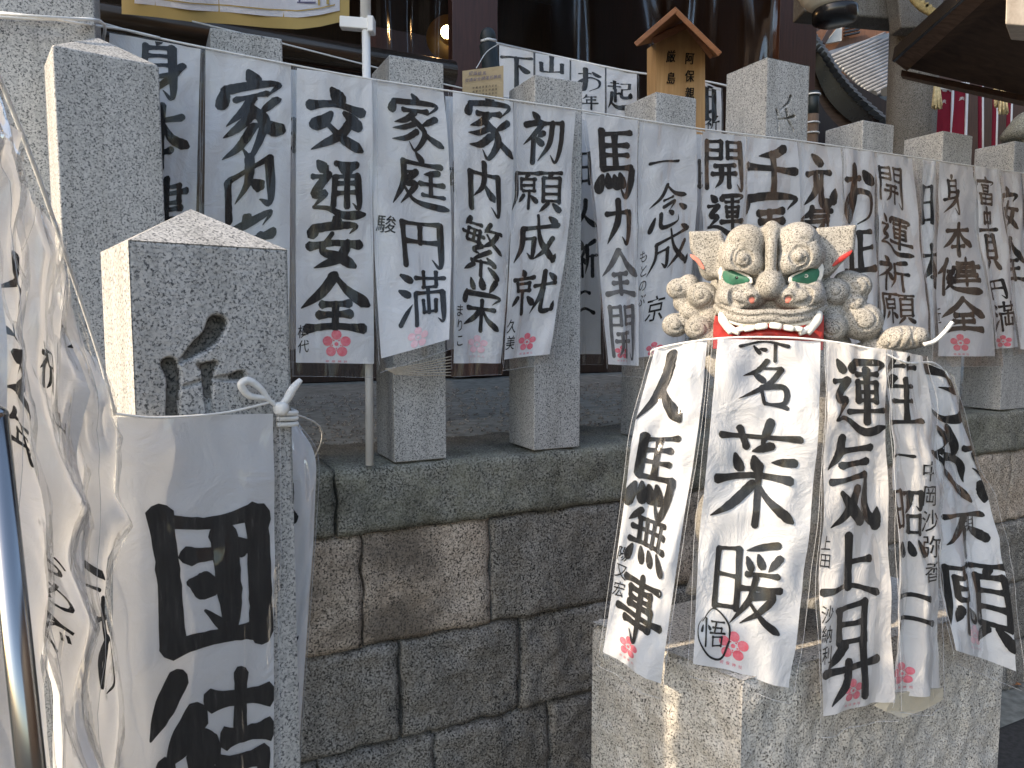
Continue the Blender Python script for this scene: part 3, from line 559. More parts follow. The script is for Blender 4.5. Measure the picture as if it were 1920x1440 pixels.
# ------------------------------------------------------------------ solid carving on a grid
class Field:
    def __init__(s, lo, hi, h):
        s.lo = np.array(lo, float); s.h = h; s.n = np.ceil((np.array(hi) - s.lo) / h).astype(int) + 1
        ax = [s.lo[i] + h * np.arange(s.n[i]) for i in range(3)]; s.ax = ax
        s.D = np.full(tuple(s.n), 1e3, np.float32)
    def sub(s, lo, hi):
        sl = []
        for i in range(3):
            a = max(0, int(math.floor((lo[i] - s.lo[i]) / s.h))); b = min(s.n[i], int(math.ceil((hi[i] - s.lo[i]) / s.h)) + 1)
            if b <= a: return None
            sl.append(slice(a, b))
        g = np.meshgrid(*[s.ax[i][sl[i]].astype(np.float32) for i in range(3)], indexing='ij', sparse=True)
        return tuple(sl), g
    def put(s, lo, hi, fn, k, carve=False):
        m = k + 2 * s.h + 2; r = s.sub(np.array(lo) - m, np.array(hi) + m)
        if r is None: return
        sl, g = r; d = fn(*g); a = s.D[sl]
        if carve: d = -d; a2 = -a; b2 = -d; h = np.clip(.5 + .5 * (b2 - a2) / k, 0, 1); s.D[sl] = -(b2 * (1 - h) + a2 * h - k * h * (1 - h))
        else: h = np.clip(.5 + .5 * (d - a) / k, 0, 1); s.D[sl] = d * (1 - h) + a * h - k * h * (1 - h)
    def ell(s, c, r, k=6, carve=False, rot=0):
        c = np.array(c, float); r = np.array(r, float); ca, sa = math.cos(rot), math.sin(rot)
        def fn(x, y, z):
            dx, dy, dz = x - c[0], y - c[1], z - c[2]
            a = dx * ca + dz * sa; b = -dx * sa + dz * ca
            k0 = np.sqrt((a / r[0]) ** 2 + (dy / r[1]) ** 2 + (b / r[2]) ** 2) + 1e-5
            k1 = np.sqrt((a / r[0] ** 2) ** 2 + (dy / r[1] ** 2) ** 2 + (b / r[2] ** 2) ** 2) + 1e-7
            return k0 * (k0 - 1) / k1
        m = np.array([max(r[0], r[2]), r[1], max(r[0], r[2])]) if rot else r
        s.put(c - m, c + m, fn, k, carve)
    def cap(s, a, b, ra, rb, k=4, carve=False):
        a = np.array(a, float); b = np.array(b, float); ba = b - a; l2 = float(ba @ ba) + 1e-6
        def fn(x, y, z):
            px, py, pz = x - a[0], y - a[1], z - a[2]
            h = np.clip((px * ba[0] + py * ba[1] + pz * ba[2]) / l2, 0, 1)
            return np.sqrt((px - ba[0] * h) ** 2 + (py - ba[1] * h) ** 2 + (pz - ba[2] * h) ** 2) - (ra + (rb - ra) * h)
        m = max(ra, rb); s.put(np.minimum(a, b) - m, np.maximum(a, b) + m, fn, k, carve)
    def chain(s, pts, r, k=3, carve=False, per=4):
        pts = catmull(pts, per); n = len(pts) - 1
        rr = r if not isinstance(r, (int, float)) else None
        for i in range(n):
            a = r if rr is None else np.interp(i / n, np.linspace(0, 1, len(rr)), rr); b = r if rr is None else np.interp((i + 1) / n, np.linspace(0, 1, len(rr)), rr)
            s.cap(pts[i], pts[i + 1], a, b, k, carve)
    def prism(s, poly, y0, y1, rnd=5, k=6, carve=False, taper=0):
        poly = np.array(poly, float); lo = poly.min(0); hi = poly.max(0)
        def fn(x, y, z):
            x = x + 0 * z; d = None; sgn = np.ones(np.broadcast(x, z).shape, np.float32)
            N = len(poly); dd = np.full(sgn.shape, 1e9, np.float32)
            for i in range(N):
                a = poly[i]; b = poly[i - 1]; e = b - a; wx = x - a[0]; wz = z - a[1]
                h = np.clip((wx * e[0] + wz * e[1]) / (e @ e), 0, 1); bx = wx - e[0] * h; bz = wz - e[1] * h
                dd = np.minimum(dd, bx * bx + bz * bz)
                c1 = z >= a[1]; c2 = z < b[1]; c3 = e[0] * wz > e[1] * wx
                fl = (c1 & c2 & c3) | (~c1 & ~c2 & ~c3); sgn = np.where(fl, -sgn, sgn)
            d2 = sgn * np.sqrt(dd) + rnd
            yc = (y0 + y1) / 2; w = np.abs(y - yc) - (y1 - y0) / 2 + rnd
            return np.minimum(np.maximum(d2, w), 0) + np.sqrt(np.maximum(d2, 0) ** 2 + np.maximum(w, 0) ** 2) - rnd
        s.put((lo[0], y0, lo[1]), (hi[0], y1, hi[1]), fn, k, carve)
    def nets(s):
        D = s.D; ins = D < 0; nx, ny, nz = D.shape
        c = np.zeros((nx - 1, ny - 1, nz - 1), np.int8)
        for i in (0, 1):
            for j in (0, 1):
                for k in (0, 1): c += ins[i:nx - 1 + i, j:ny - 1 + j, k:nz - 1 + k]
        act = np.argwhere((c > 0) & (c < 8)); idx = np.full(c.shape, -1, np.int64); idx[tuple(act.T)] = np.arange(len(act))
        acc = np.zeros((len(act), 3)); cnt = np.zeros(len(act))
        cor = [(i, j, k) for i in (0, 1) for j in (0, 1) for k in (0, 1)]
        val = {q: D[act[:, 0] + q[0], act[:, 1] + q[1], act[:, 2] + q[2]] for q in cor}
        for q in cor:
            for a in range(3):
                if q[a] == 0:
                    q2 = list(q); q2[a] = 1; q2 = tuple(q2); A = val[q]; B = val[q2]; m = (A < 0) != (B < 0)
                    t = np.where(m, A / np.where(m, A - B, 1), 0); p = np.tile(np.array(q, float), (len(act), 1)); p[:, a] += t
                    acc[m] += p[m]; cnt[m] += 1
        v = s.lo + s.h * (act + acc / cnt[:, None])
        faces = []
        for a in range(3):
            b, c_ = (a + 1) % 3, (a + 2) % 3
            s0 = [slice(None)] * 3; s1 = [slice(None)] * 3; s0[a] = slice(0, -1); s1[a] = slice(1, None)
            e = ins[tuple(s0)] != ins[tuple(s1)]; q = np.argwhere(e)
            q = q[(q[:, b] > 0) & (q[:, c_] > 0) & (q[:, b] < D.shape[b] - 1) & (q[:, c_] < D.shape[c_] - 1)]
            fl = ins[tuple(s0)][tuple(q.T)]
            def g(db, dc):
                r = q.copy(); r[:, b] += db; r[:, c_] += dc; return idx[tuple(r.T)]
            w = np.stack([g(-1, -1), g(0, -1), g(0, 0), g(-1, 0)], 1)
            w[~fl] = w[~fl][:, ::-1]; faces.append(w)
        return v, np.concatenate(faces)
# ------------------------------------------------------------------ ground and stone wall
ZB = float(F(735, 870, 1.695)[2])        # top of the coping
def sheet(name, poly, z, mat, kind='structure'):
    return mesh(name, [(x, y, z) for x, y in poly], [tuple(range(len(poly)))], mat, None, False, kind=kind)
sheet('ground', [(-60, -60), (60, -60), (60, 60), (-60, 60)], 0, M['asphalt'])
pg = [W(-8, 2.0, 0)[:2], W(16, 2.0, 0)[:2], W(16, 30, 0)[:2], W(-8, 30, 0)[:2]]
mesh('precinct_ground', [(*p, ZB - .012) for p in pg] + [(*p, .01) for p in pg], [(0, 1, 2, 3), (0, 4, 5, 1), (1, 5, 6, 2), (2, 6, 7, 3), (3, 7, 4, 0)], M['ash'], None, False, kind='structure')
sheet('gutter_strip', [W(-8, 1.55, 0)[:2], W(9, 1.55, 0)[:2], W(9, 1.75, 0)[:2], W(-8, 1.75, 0)[:2]], .004, M['ash'])
wall = thing('retaining_wall', 'low wall of large rough granite blocks with mossy coping under the fence', 'stone wall', W(1.5, 1.85, 0))
def block(name, t0, t1, z0, z1, c, dep, mat, seed, amp=.006, rnd=.014, parent=wall, d=DF, n=NF, step=.013, sag=0, sidesrough=True):
    g = .0035; t0 += g; t1 -= g; z0 += g; z1 -= g
    nx = max(4, int((t1 - t0) / step)); nz = max(4, int((z1 - z0) / step)); vs = []; fs = []
    rr = random.Random(seed); js = [rr.uniform(-.006, .006) for _ in range(4)]
    for j in range(nz + 1):
        for i in range(nx + 1):
            a, b = i / nx, j / nz
            t = t0 + (t1 - t0) * a + (js[0] * (1 - b) + js[1] * b) * (1 - 2 * a) * .6; z = z0 + (z1 - z0) * b
            e = min((t - t0), (t1 - t), (z - z0), (z1 - z)); e = max(e, 0)
            q = (t * 7 + seed, z * 7, seed * .7)
            h = -amp * (mnoise.noise(q) * 1.7 + 1.1 * mnoise.noise((t * 22, z * 22, seed)) + .7 * mnoise.noise((t * 55, z * 55, seed)))
            w = rnd * (1 + .5 * mnoise.noise((t * 14, z * 14, seed + 5)))
            if e < w: h += w * (1 - math.sqrt(max(0, 1 - (1 - e / w) ** 2)))
            if i in (0, nx): t += .008 * mnoise.noise((0, z * 18, seed)) * (1 if i else -1)
            if j in (0, nz): z += .008 * mnoise.noise((t * 13, 0, seed)) * (1 if j else -1)
            vs.append(W(t, c + h, z, d, n))
    N = nx + 1
    for j in range(nz):
        for i in range(nx): fs.append((j * N + i, j * N + i + 1, (j + 1) * N + i + 1, (j + 1) * N + i))
    loop = [i for i in range(N)] + [j * N + nx for j in range(1, nz + 1)] + [nz * N + i for i in range(nx - 1, -1, -1)] + [j * N for j in range(nz - 1, 0, -1)]
    b0 = len(vs)
    for k in loop: 
        p = vs[k] + np.array([*(n * dep), 0]); vs.append(p)
    for k in range(len(loop)):
        k2 = (k + 1) % len(loop); fs.append((loop[k2], loop[k], b0 + k, b0 + k2))
    fs.append(tuple(b0 + k for k in range(len(loop) - 1, -1, -1)))
    o = mesh(name, vs, fs, mat, parent, True)
    return o
def tpx(px, py, c): return float(DF @ F(px, py, c)[:2])
CW = 1.688
courses = [('coping_stone', ZB, ZB - .163, [tpx(632, 940, CW) - 1.0, tpx(632, 940, CW), tpx(632, 940, CW) + 1.02, tpx(632, 940, CW) + 2.1, tpx(632, 940, CW) + 3.3, tpx(632, 940, CW) + 4.5], 'coping', .36),
           ('wall_stone', ZB - .163, ZB - .447, [-.75, -.1, tpx(683, 1110, CW), tpx(925, 1080, CW), tpx(925, 1080, CW) + .40, tpx(925, 1080, CW) + .85, 2.1, tpx(1893, 1010, CW), tpx(1893, 1010, CW) + .5, 4.0, 4.6], 'brownstone', .33),
           ('wall_stone', ZB - .447, ZB - .705, [-.8, -.2, tpx(560, 1330, CW) - .1, tpx(755, 1330, CW), tpx(981, 1280, CW), tpx(981, 1280, CW) + .36, tpx(981, 1280, CW) + .8, 2.2, 2.75, 3.3, 3.9, 4.6], 'darkstone', .33),
           ('wall_stone', ZB - .705, ZB - .955, [-.8, -.05, .33, .62, tpx(1036, 1400, CW), 1.3, 1.75, 2.3, 2.7, 3.2, 3.8, 4.5], 'darkstone', .33),
           ('wall_stone', ZB - .955, .0, [-.8, 0, .5, 1.0, 1.5, 2.1, 2.6, 3.1, 3.7, 4.5], 'darkstone', .33)]
sd = 1
for nm, z1, z0, js, mk, dep in courses:
    js = sorted(js)
    for a, b in zip(js[:-1], js[1:]):
        sd += 1; off = random.uniform(-.004, .006) + (.012 if nm != 'coping_stone' else 0)
        mat = M[mk]
        if mk == 'brownstone' and sd % 5 == 0: mat = M['darkstone']
        block(nm, a, b, z0, z1, CW + off, dep, mat, sd, .005 if mk != 'darkstone' else .009, .007 if mk != 'darkstone' else .012)
MB().box(W(-.9, CW + .06, 0), np.array([*(DF * 5.4), 0]), np.array([*(NF * .26), 0]), (0, 0, ZB - .02)).build('wall_backing', M['darkstone'], wall)

gv = MB(); gr_ = random.Random(4)
for k in range(5200):
    q = gr_.random() ** 1.6; t = gr_.uniform(-.3, 4.2); c_ = 2.05 + q * 1.5; r = gr_.uniform(.003, .008) * (1 + q)
    p = W(t, c_, ZB - .012 + r * .3); a = gr_.uniform(0, 6.28)
    vs_ = [p + np.array([r * math.cos(a + m), r * math.sin(a + m) * .8, 0]) for m in (0, 1.6, 3.1, 4.7)] + [p + np.array([0, 0, r * .7])]
    gv.add(vs_, [(0, 1, 4), (1, 2, 4), (2, 3, 4), (3, 0, 4)])
gv.build('gravel', M['darkstone'], None, False, kind='stuff', label='loose dark grit scattered on the ground behind the posts', cat='gravel')
# ------------------------------------------------------------------ granite posts
def granite_post(t0, c0, w, zb, ze, za, label, group='granite fence posts', d=DF, n=NF, carve=None, dep=None, side_sq=1.0, name='granite_post'):
    dep = dep or w; base = W(t0 + w / 2, c0 + dep / 2, zb, d, n); th = thing(name, label, 'stone post', base, group)
    A, B, C_, D_ = (W(t0, c0, 0, d, n), W(t0 + w, c0, 0, d, n), W(t0 + w, c0 + dep, 0, d, n), W(t0, c0 + dep, 0, d, n))
    lo = [p + np.array([0, 0, zb]) for p in (A, B, C_, D_)]; hi = [p + np.array([0, 0, ze]) for p in (A, B, C_, D_)]
    ap = (A + B + C_ + D_) / 4 + np.array([0, 0, za])
    v = lo + hi + [ap]
    fs = [(1, 2, 6, 5), (2, 3, 7, 6), (3, 0, 4, 7), (4, 5, 8), (5, 6, 8), (6, 7, 8), (7, 4, 8), (3, 2, 1, 0)]
    if not carve:
        fs.append((0, 1, 5, 4)); o = mesh('shaft', v, fs, M['granite'], th, False); bev(o, .0035, 2); return th
    # front face cut with the character
    zc0 = carve['z0']; st = .0016 if w < .3 else .003
    fs.append((0, 1, 10, 9)); v += [A + np.array([0, 0, zc0]), B + np.array([0, 0, zc0])]
    o = mesh('shaft', v, fs, M['granite'], th, False)
    nx = int(w / carve['step']); nz = int((ze - zc0) / carve['step']); X, Z = np.meshgrid(np.linspace(0, w, nx + 1), np.linspace(zc0, ze, nz + 1))
    dpt = np.zeros(X.shape)
    for pts, r0, r1, r2 in carve['strokes']:
        pts = np.array(catmull(pts, 6)); 
        for i in range(len(pts) - 1):
            a, b = pts[i], pts[i + 1]; s = i / (len(pts) - 1); r = np.interp(s, [0, .5, 1], [r0, r1, r2])
            e = b - a; h = np.clip(((X - a[0]) * e[0] + (Z - a[1]) * e[1]) / (e @ e + 1e-12), 0, 1)
            q = np.hypot(X - a[0] - e[0] * h, Z - a[1] - e[1] * h); dpt = np.maximum(dpt, np.clip((r - q) / (r * .40), 0, 1) * min(r * 1.6, carve['depth']))
    em = np.minimum.reduce([X, w - X, ze - Z]); dpt += np.where(em < .003, .003 - em, 0) * .7
    vs = []; idx = 0
    for j in range(nz + 1):
        for i in range(nx + 1):
            rough = .0006 * mnoise.noise((X[j, i] * 160, Z[j, i] * 160, 1)) + (.0012 * mnoise.noise((X[j, i] * 90, Z[j, i] * 90, 4)) if dpt[j, i] > .002 else 0)
            vs.append(W(t0 + X[j, i], c0 + dpt[j, i] + (rough if 0 < i < nx and j < nz else 0), Z[j, i], d, n))
    N = nx + 1; f2 = [(j * N + i, j * N + i + 1, (j + 1) * N + i + 1, (j + 1) * N + i) for j in range(nz) for i in range(nx)]
    o = mesh('carved_face', vs, f2, [M['granite'], M['recess_shade_grime']], th, True); setp(o, 'grey granite face cut with a deep dirty brush character')
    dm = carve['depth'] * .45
    o.data.polygons.foreach_set('material_index', [1 if dpt[k // nx, k % nx] > dm else 0 for k in range(nx * nz)])  # deep faces take the darker colour, painted recess shade plus dirt
    return th
def eave_z(px, py, c, n=NF): return float(F(px, py, c, n)[2])
tops = [  # corner px, right px, eave corner y, apex rise, label
    (408, 540, 53, 'granite fence post directly behind the second paper strip from the left, beside the gold-edged banner'),
    (735, 835, 103, 'granite fence post just right of the white plastic banner pole'),
    (1002, 1090, 139, 'granite fence post behind the lower right corner of the small tan card'),
    (1225, 1300, 171, 'granite fence post in front of the wooden roofed sign'),
    (1608, 1666, 223, 'granite fence post in front of the stone torii column and tiled roof'),
    (1757, 1812, 243, 'granite fence post under the red banners at the right'),
    (1890, 1942, 262, 'granite fence post at the right edge of the picture below the stone lantern')]
for i, (a, b, y, lab) in enumerate(tops):
    c = 1.695; t0 = tpx(a, 500, c); w = tpx(b, 500, c) - t0; ze = eave_z(a, y, c)
    granite_post(t0, c, w, ZB + .002, ze, ze + .012, lab, dep=.15)
# the taller carved post
c = 1.69; t0 = tpx(1434, 300, c); w = tpx(1512, 300, c) - t0; zc = eave_z(1434, 106, c)
def on(pxs, t0, c, d=DF, n=NF):
    out = []
    for x, y in pxs:
        p = F(x, y, c, n); out.append(np.array([float(d @ p[:2]) - t0, p[2]]))
    return out
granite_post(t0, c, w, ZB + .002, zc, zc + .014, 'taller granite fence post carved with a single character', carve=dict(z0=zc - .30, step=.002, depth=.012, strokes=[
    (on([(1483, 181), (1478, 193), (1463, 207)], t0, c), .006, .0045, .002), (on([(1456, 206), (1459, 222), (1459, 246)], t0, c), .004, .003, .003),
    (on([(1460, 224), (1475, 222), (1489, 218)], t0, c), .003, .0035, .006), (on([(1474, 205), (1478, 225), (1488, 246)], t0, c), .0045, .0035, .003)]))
# beyond the picture the fence goes on
for k in range(3):
    t0 = tpx(1890, 500, 1.695) + .42 * (k + 1); granite_post(t0, 1.695, .15, ZB + .002, ZB + .98, ZB + 1.01, 'granite fence post %s beyond the right edge of the picture' % ('first', 'second', 'third')[k], dep=.15)
# gate-side posts at the left, turned a little
def px_post(px, py, Y, pr, apex, label, phi, carve=None, zb=0.0, c0=None, extra=0):
    d = np.array([math.sin(phi), math.cos(phi)]); n = np.array([-math.cos(phi), math.sin(phi)])
    p = P(px, py, Y); c0 = float(n @ p[:2]); t0 = float(d @ p[:2]); q = F(pr, py, c0, n); w = float(d @ q[:2]) - t0
    ze = p[2]; ctr = t0 * d + c0 * n + (d + n) * w / 2
    a = P(apex[0], apex[1], ctr[1])
    cv = carve(t0, c0, d, n, ze) if carve else None
    granite_post(t0, c0, w, zb, ze, a[2], label, None, d, n, cv); return t0, c0, w, d, n, ze
def front_carve(t0, c0, d, n, ze):
    o = lambda pts: on(pts, t0, c0, d, n)
    return dict(z0=ze - .34, step=.0016, depth=.020, strokes=[
        (o([(408, 608), (396, 632), (368, 655), (340, 678)]), .0135, .011, .003), (o([(318, 684), (326, 710), (324, 760), (322, 830)]), .0105, .0085, .008),
        (o([(372, 684), (388, 690), (402, 684)]), .003, .008, .006), (o([(392, 690), (390, 730), (396, 780), (420, 840)]), .009, .005, .006),
        (o([(348, 724), (390, 712), (430, 708), (452, 704)]), .003, .004, .008), (o([(322, 824), (360, 806), (392, 790)]), .007, .006, .003)])
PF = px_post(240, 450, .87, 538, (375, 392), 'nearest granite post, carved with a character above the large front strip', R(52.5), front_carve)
PM = px_post(97, 84, 1.27, 297, (160, 70), 'tall plain granite pillar second from the left, behind the nearest post', R(52.5))
c = 1.60; tR = tpx(186, 200, c)
granite_post(tR - .26, c, .26, 0, 3.0, 3.05, 'tallest granite pillar at the left edge, cut off by the top of the picture', None, dep=.26)

# ------------------------------------------------------------------ things behind the fence
hall = thing('shrine_hall', 'dark open shrine hall with red-brown columns behind the fence', 'building', W(0, 5.5, ZB))
def hbox(name, t0, t1, c0, c1, z0, z1, mat, par=hall):
    o = MB().box(W(t0, c0, z0), np.array([*(DF * (t1 - t0)), 0]), np.array([*(NF * (c1 - c0)), 0]), (0, 0, z1 - z0)).build(name, mat, par); return bev(o, .006, 1)
TE = tpx(1535, 60, 4.2)
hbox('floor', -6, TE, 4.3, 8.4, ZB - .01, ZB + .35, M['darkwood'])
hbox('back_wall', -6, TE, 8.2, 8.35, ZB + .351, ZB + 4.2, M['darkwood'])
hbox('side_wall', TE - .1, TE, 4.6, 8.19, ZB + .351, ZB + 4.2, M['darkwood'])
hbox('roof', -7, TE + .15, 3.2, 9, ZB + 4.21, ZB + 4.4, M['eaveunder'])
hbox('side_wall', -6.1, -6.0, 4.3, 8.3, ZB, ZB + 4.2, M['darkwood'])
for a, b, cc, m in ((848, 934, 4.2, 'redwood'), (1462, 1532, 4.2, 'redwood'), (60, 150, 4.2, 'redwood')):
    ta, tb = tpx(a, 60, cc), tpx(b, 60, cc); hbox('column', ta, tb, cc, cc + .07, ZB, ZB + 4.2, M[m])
ta = tpx(1418, 100, 5.2); hbox('panel', ta, ta + .3, 5.2, 5.25, ZB + .35, ZB + 4.2, simple('grey_green_panel', (.06, .07, .068), .5))
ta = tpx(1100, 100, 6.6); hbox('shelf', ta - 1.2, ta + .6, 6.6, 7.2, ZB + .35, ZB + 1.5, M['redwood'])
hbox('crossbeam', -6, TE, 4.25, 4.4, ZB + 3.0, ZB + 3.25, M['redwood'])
def drape(name, pa, pb, cc, ztop, zbot, amp, seed, label, nfold=5):
    ta, tb = tpx(pa, 60, cc), tpx(pb, 60, cc); nu, nv = 60, 30; vs = []
    for j in range(nv + 1):
        for i in range(nu + 1):
            a, b = i / nu, j / nv
            q = amp * (math.sin(6.28 * nfold * a + 2.2 * math.sin(3 * b + seed)) * (.3 + b) + 1.4 * mnoise.noise((a * 6, b * 2.2, seed)))
            vs.append(W(ta + (tb - ta) * a, cc + q, ztop + (zbot - ztop) * b))
    N = nu + 1; f = [(j * N + i, j * N + i + 1, (j + 1) * N + i + 1, (j + 1) * N + i) for j in range(nv) for i in range(nu)]
    return mesh(name, vs, f, M['vinyl'], None, True, label=label, cat='curtain', group='clear vinyl curtains on the hall')
drape('vinyl_curtain', 936, 1240, 4.05, ZB + 3.0, ZB + .3, .05, 1, 'clear vinyl curtain left of the wooden sign, right of the red-brown column', 1.6)
drape('vinyl_curtain', 1245, 1460, 4.05, ZB + 3.0, ZB + .3, .05, 5, 'clear vinyl curtain between the wooden sign and the tall carved post', 1.3)
drape('vinyl_curtain', 700, 846, 4.1, ZB + 3.0, ZB + .3, .07, 9, 'clear vinyl curtain with the warm lamp glowing behind it', .8)
# warm lamp
lp = P(838, 60, 5.6)
lt = thing('wall_lamp', 'small warm glowing lamp inside the dark hall', 'lamp', lp)
v, f = superell(lp, (.045, .045, .045), 1, 16, 10); mesh('bulb', v, f, simple('lamp_bulb', (1, .8, .5), .5, emit=((1, .62, .25), 22)), lt)
MB().tube([lp + np.array([0, .05, .02]), lp + np.array([0, .10, .02])], .03, 12).tube([lp + np.array([0, .1, .02]), lp + np.array([0, .14, .02])], .06, 16).tube([lp + np.array([0, .16, .02]), lp + np.array([0, .17, .02])], .17, 28).build('holder_and_glow_disc', simple('brass', (.5, .35, .15), .3, 1), lt, True)  # wide brass disc added behind the bulb to catch its glow
pl = bpy.data.lights.new('lamp_light', 'POINT'); pl.energy = 9; pl.color = (1, .6, .28); pl.shadow_soft_size = .05
po = bpy.data.objects.new('lamp_light', pl); COL.objects.link(po); po.location = (0, -.1, 0); po.parent = lt
hbox('glow_panel', tpx(740, 60, 6.2) - .2, tpx(905, 60, 6.2), 6.5, 6.55, ZB + .4, ZB + 2.9, M['redwood'])
# glossy horizontal rails
for k, (y, x, rr, lab) in enumerate(((70, 420, .042, 'upper dark glossy rail running behind the gold-edged banner'), (30, 240, .03, 'thin glossy rail close under the banner at top left'))):
    z = float(F(x, y, 2.45)[2]); a = W(-1.6, 2.45 + k * .12, z); b = W(tpx(850, 130, 2.45), 2.45 + k * .12, z)
    t = thing('handrail', lab, 'rail', (*W(0, 2.45, ZB)[:2], ZB), 'glossy rails behind the fence')
    MB().tube([a, b], rr, 20).build('rail', M['pipe'], t, True)
    for tt in (-1.5, -.2, tpx(790, 700, 2.45)): MB().tube([W(tt, 2.45 + k * .12, ZB - .012), W(tt, 2.45 + k * .12, z)], rr * .6, 12).build('rail_post', M['pipe'], t, True)
# white pole, bracket and banner
pb = F(693, 872, 1.69); pole = thing('banner_pole', 'white plastic banner pole standing on the coping in front of the fence', 'pole', pb)
pt_ = P(688, 60, pb[1] + .0); 
MB().tube([pb, P(690, 400, pb[1]), P(686, 28, pb[1])], .0095, 14).build('lower_tube', M['whiteplastic'], pole, True)
MB().tube([P(685.5, 45, pb[1]), P(683, -420, pb[1])], .0118, 14).build('upper_tube', M['whiteplastic'], pole, True)
br = MB(); a = P(636, 28, pb[1] - .012); br.box(a, P(698, 33, pb[1] - .012) - a, P(636, 50, pb[1] - .012) - a, (0, .024, 0))
bev(br.build('bracket', M['whiteplastic'], pole), .003)
a = P(688, 28, pb[1] - .016); bev(MB().box(a, P(700, 28, pb[1] - .016) - a, P(688, 58, pb[1] - .016) - a, (0, .032, 0)).build('bracket_clip', M['whiteplastic'], pole), .003)
bn = thing('hanging_banner', 'white banner with wide gold border hanging at the top from the white pole', 'banner', P(430, 50, 1.86))
xs = np.linspace(230, 660, 44)
def byy(x): return np.interp(x, [230, 300, 360, 430, 500, 560, 600, 635, 660], [26, 33, 41, 45, 52, 55, 50, 42, 40])
def bstrip(x0, x1, f0, f1, off, name, mat, n=40):
    vs = []; X = np.linspace(x0, x1, n)
    for x in X:
        for k in range(4):
            y = f0(x) + (f1(x) - f0(x)) * k / 3; vs.append(P(x, y, 1.86 - off + .012 * math.sin(x * .018) + .006 * math.sin(x * .05 + y * .02)))
    return mesh(name, vs, [(i * 4 + k, i * 4 + k + 1, i * 4 + 5 + k, i * 4 + 4 + k) for i in range(n - 1) for k in range(3)], mat, bn, True)
bstrip(228, 655, lambda x: -330, lambda x: byy(x), 0, 'gold_border', M['gold'])
bstrip(252, 637, lambda x: -300, lambda x: byy(x) - 22, .003, 'white_field', M['bannerwhite'])
bstrip(274, 628, lambda x: byy(x) - 36, lambda x: byy(x) - 33.5, .005, 'gold_line', M['gold'])
bstrip(548, 592, lambda x: 3, lambda x: 6, .005, 'printed_mark', M['cardink'], 6)
bstrip(596, 600, lambda x: -20, lambda x: 10, .005, 'printed_mark', M['gold'], 4); bstrip(612, 617, lambda x: -20, lambda x: 8, .005, 'printed_mark', M['gold'], 4)
bstrip(560, 563, lambda x: -16, lambda x: 4, .005, 'printed_mark', M['cardink'], 4)
# tan card and dark wrapped stake
ct = thing('info_card', 'small tan card with blue and black print tied behind the fence rope', 'card', P(905, 190, 2.0))
q = [P(867, 133, 2.02), P(944, 123, 2.0), P(944, 200, 2.0), P(867, 200, 2.02)]
mesh('card', q + [p + np.array([0, .002, 0]) for p in q], [(0, 3, 2, 1), (4, 5, 6, 7), (0, 1, 5, 4), (1, 2, 6, 5), (2, 3, 7, 6), (3, 0, 4, 7)], M['card'], ct, False)
cs = Strip([P(867, 133, 2.017), P(867, 200, 2.017)], [P(944, 123, 1.997), P(944, 200, 1.997)], 0, 1)
for i in range(4): put_small(cs, '初詣絵馬'[i], (879 + i * 8.5, 133.5, 887 + i * 8.5, 142), ct, M['cardink'], .0022)
for i in range(9): put_small(cs, '交通安全開運祈願成'[i], (872 + i * 7.6, 147 - i * .9, 879.5 + i * 7.6, 155 - i * .9), ct, M['cardink'], .0022)
for j in range(4):
    for i in range(8):
        put_small(cs, '祈願成就家内安全'[(i + j * 3) % 8], (886 + i * 6, 163 - i * .7 + j * 7, 890.5 + i * 6, 168 - i * .7 + j * 7), ct, M['ink'], .0022)
MB().tube(catmull([P(893, 128, 2.0), P(912, 98, 2.08), P(935, 82, 2.1)], 5), .0012, 5).build('string', M['cord'], ct, True)
stk = thing('wrapped_stake', 'dark wrapped stake with rounded cap behind the tan card', 'post', (*P(915, 100, 2.25)[:2], ZB))
bp = P(915, 100, 2.25)
MB().tube([(*P(1010, 700, 2.25)[:2], ZB - .012), (bp[0], bp[1], P(915, 84, 2.25)[2])], .026, 16).build('stake', M['cappaint'], stk, True)
v, f = superell(P(915, 72, 2.25), (.024, .024, .03), .9, 16, 10); mesh('cap', v, f, M['cappaint'], stk)
MB().tube([P(902, 77, 2.21), P(915, 73, 2.2), P(930, 76, 2.22)], .004, 8).build('cord_tie', M['cord'], stk, True)
s2 = thing('bamboo_stake', 'brown bamboo stake with black wrapped top right of the carved post', 'post', (*P(1523, 230, 2.7)[:2], ZB))
bp = P(1523, 230, 2.7); zz = lambda y: P(1523, y, 2.7)[2]
MB().tube([(bp[0], bp[1], ZB - .012), (bp[0], bp[1], zz(215))], .022, 14).build('bamboo', M['bamboo'], s2, True)
MB().tube([(bp[0], bp[1], zz(216)), (bp[0], bp[1], zz(172))], .0205, 14).build('black_wrap', M['cappaint'], s2, True)
for y in (178, 231, 250): MB().tube([(bp[0] + .0235 * math.cos(a), bp[1] + .0235 * math.sin(a), zz(y)) for a in np.linspace(0, 6.28, 20)], .003, 6).build('cord_tie', M['cord'], s2, True)
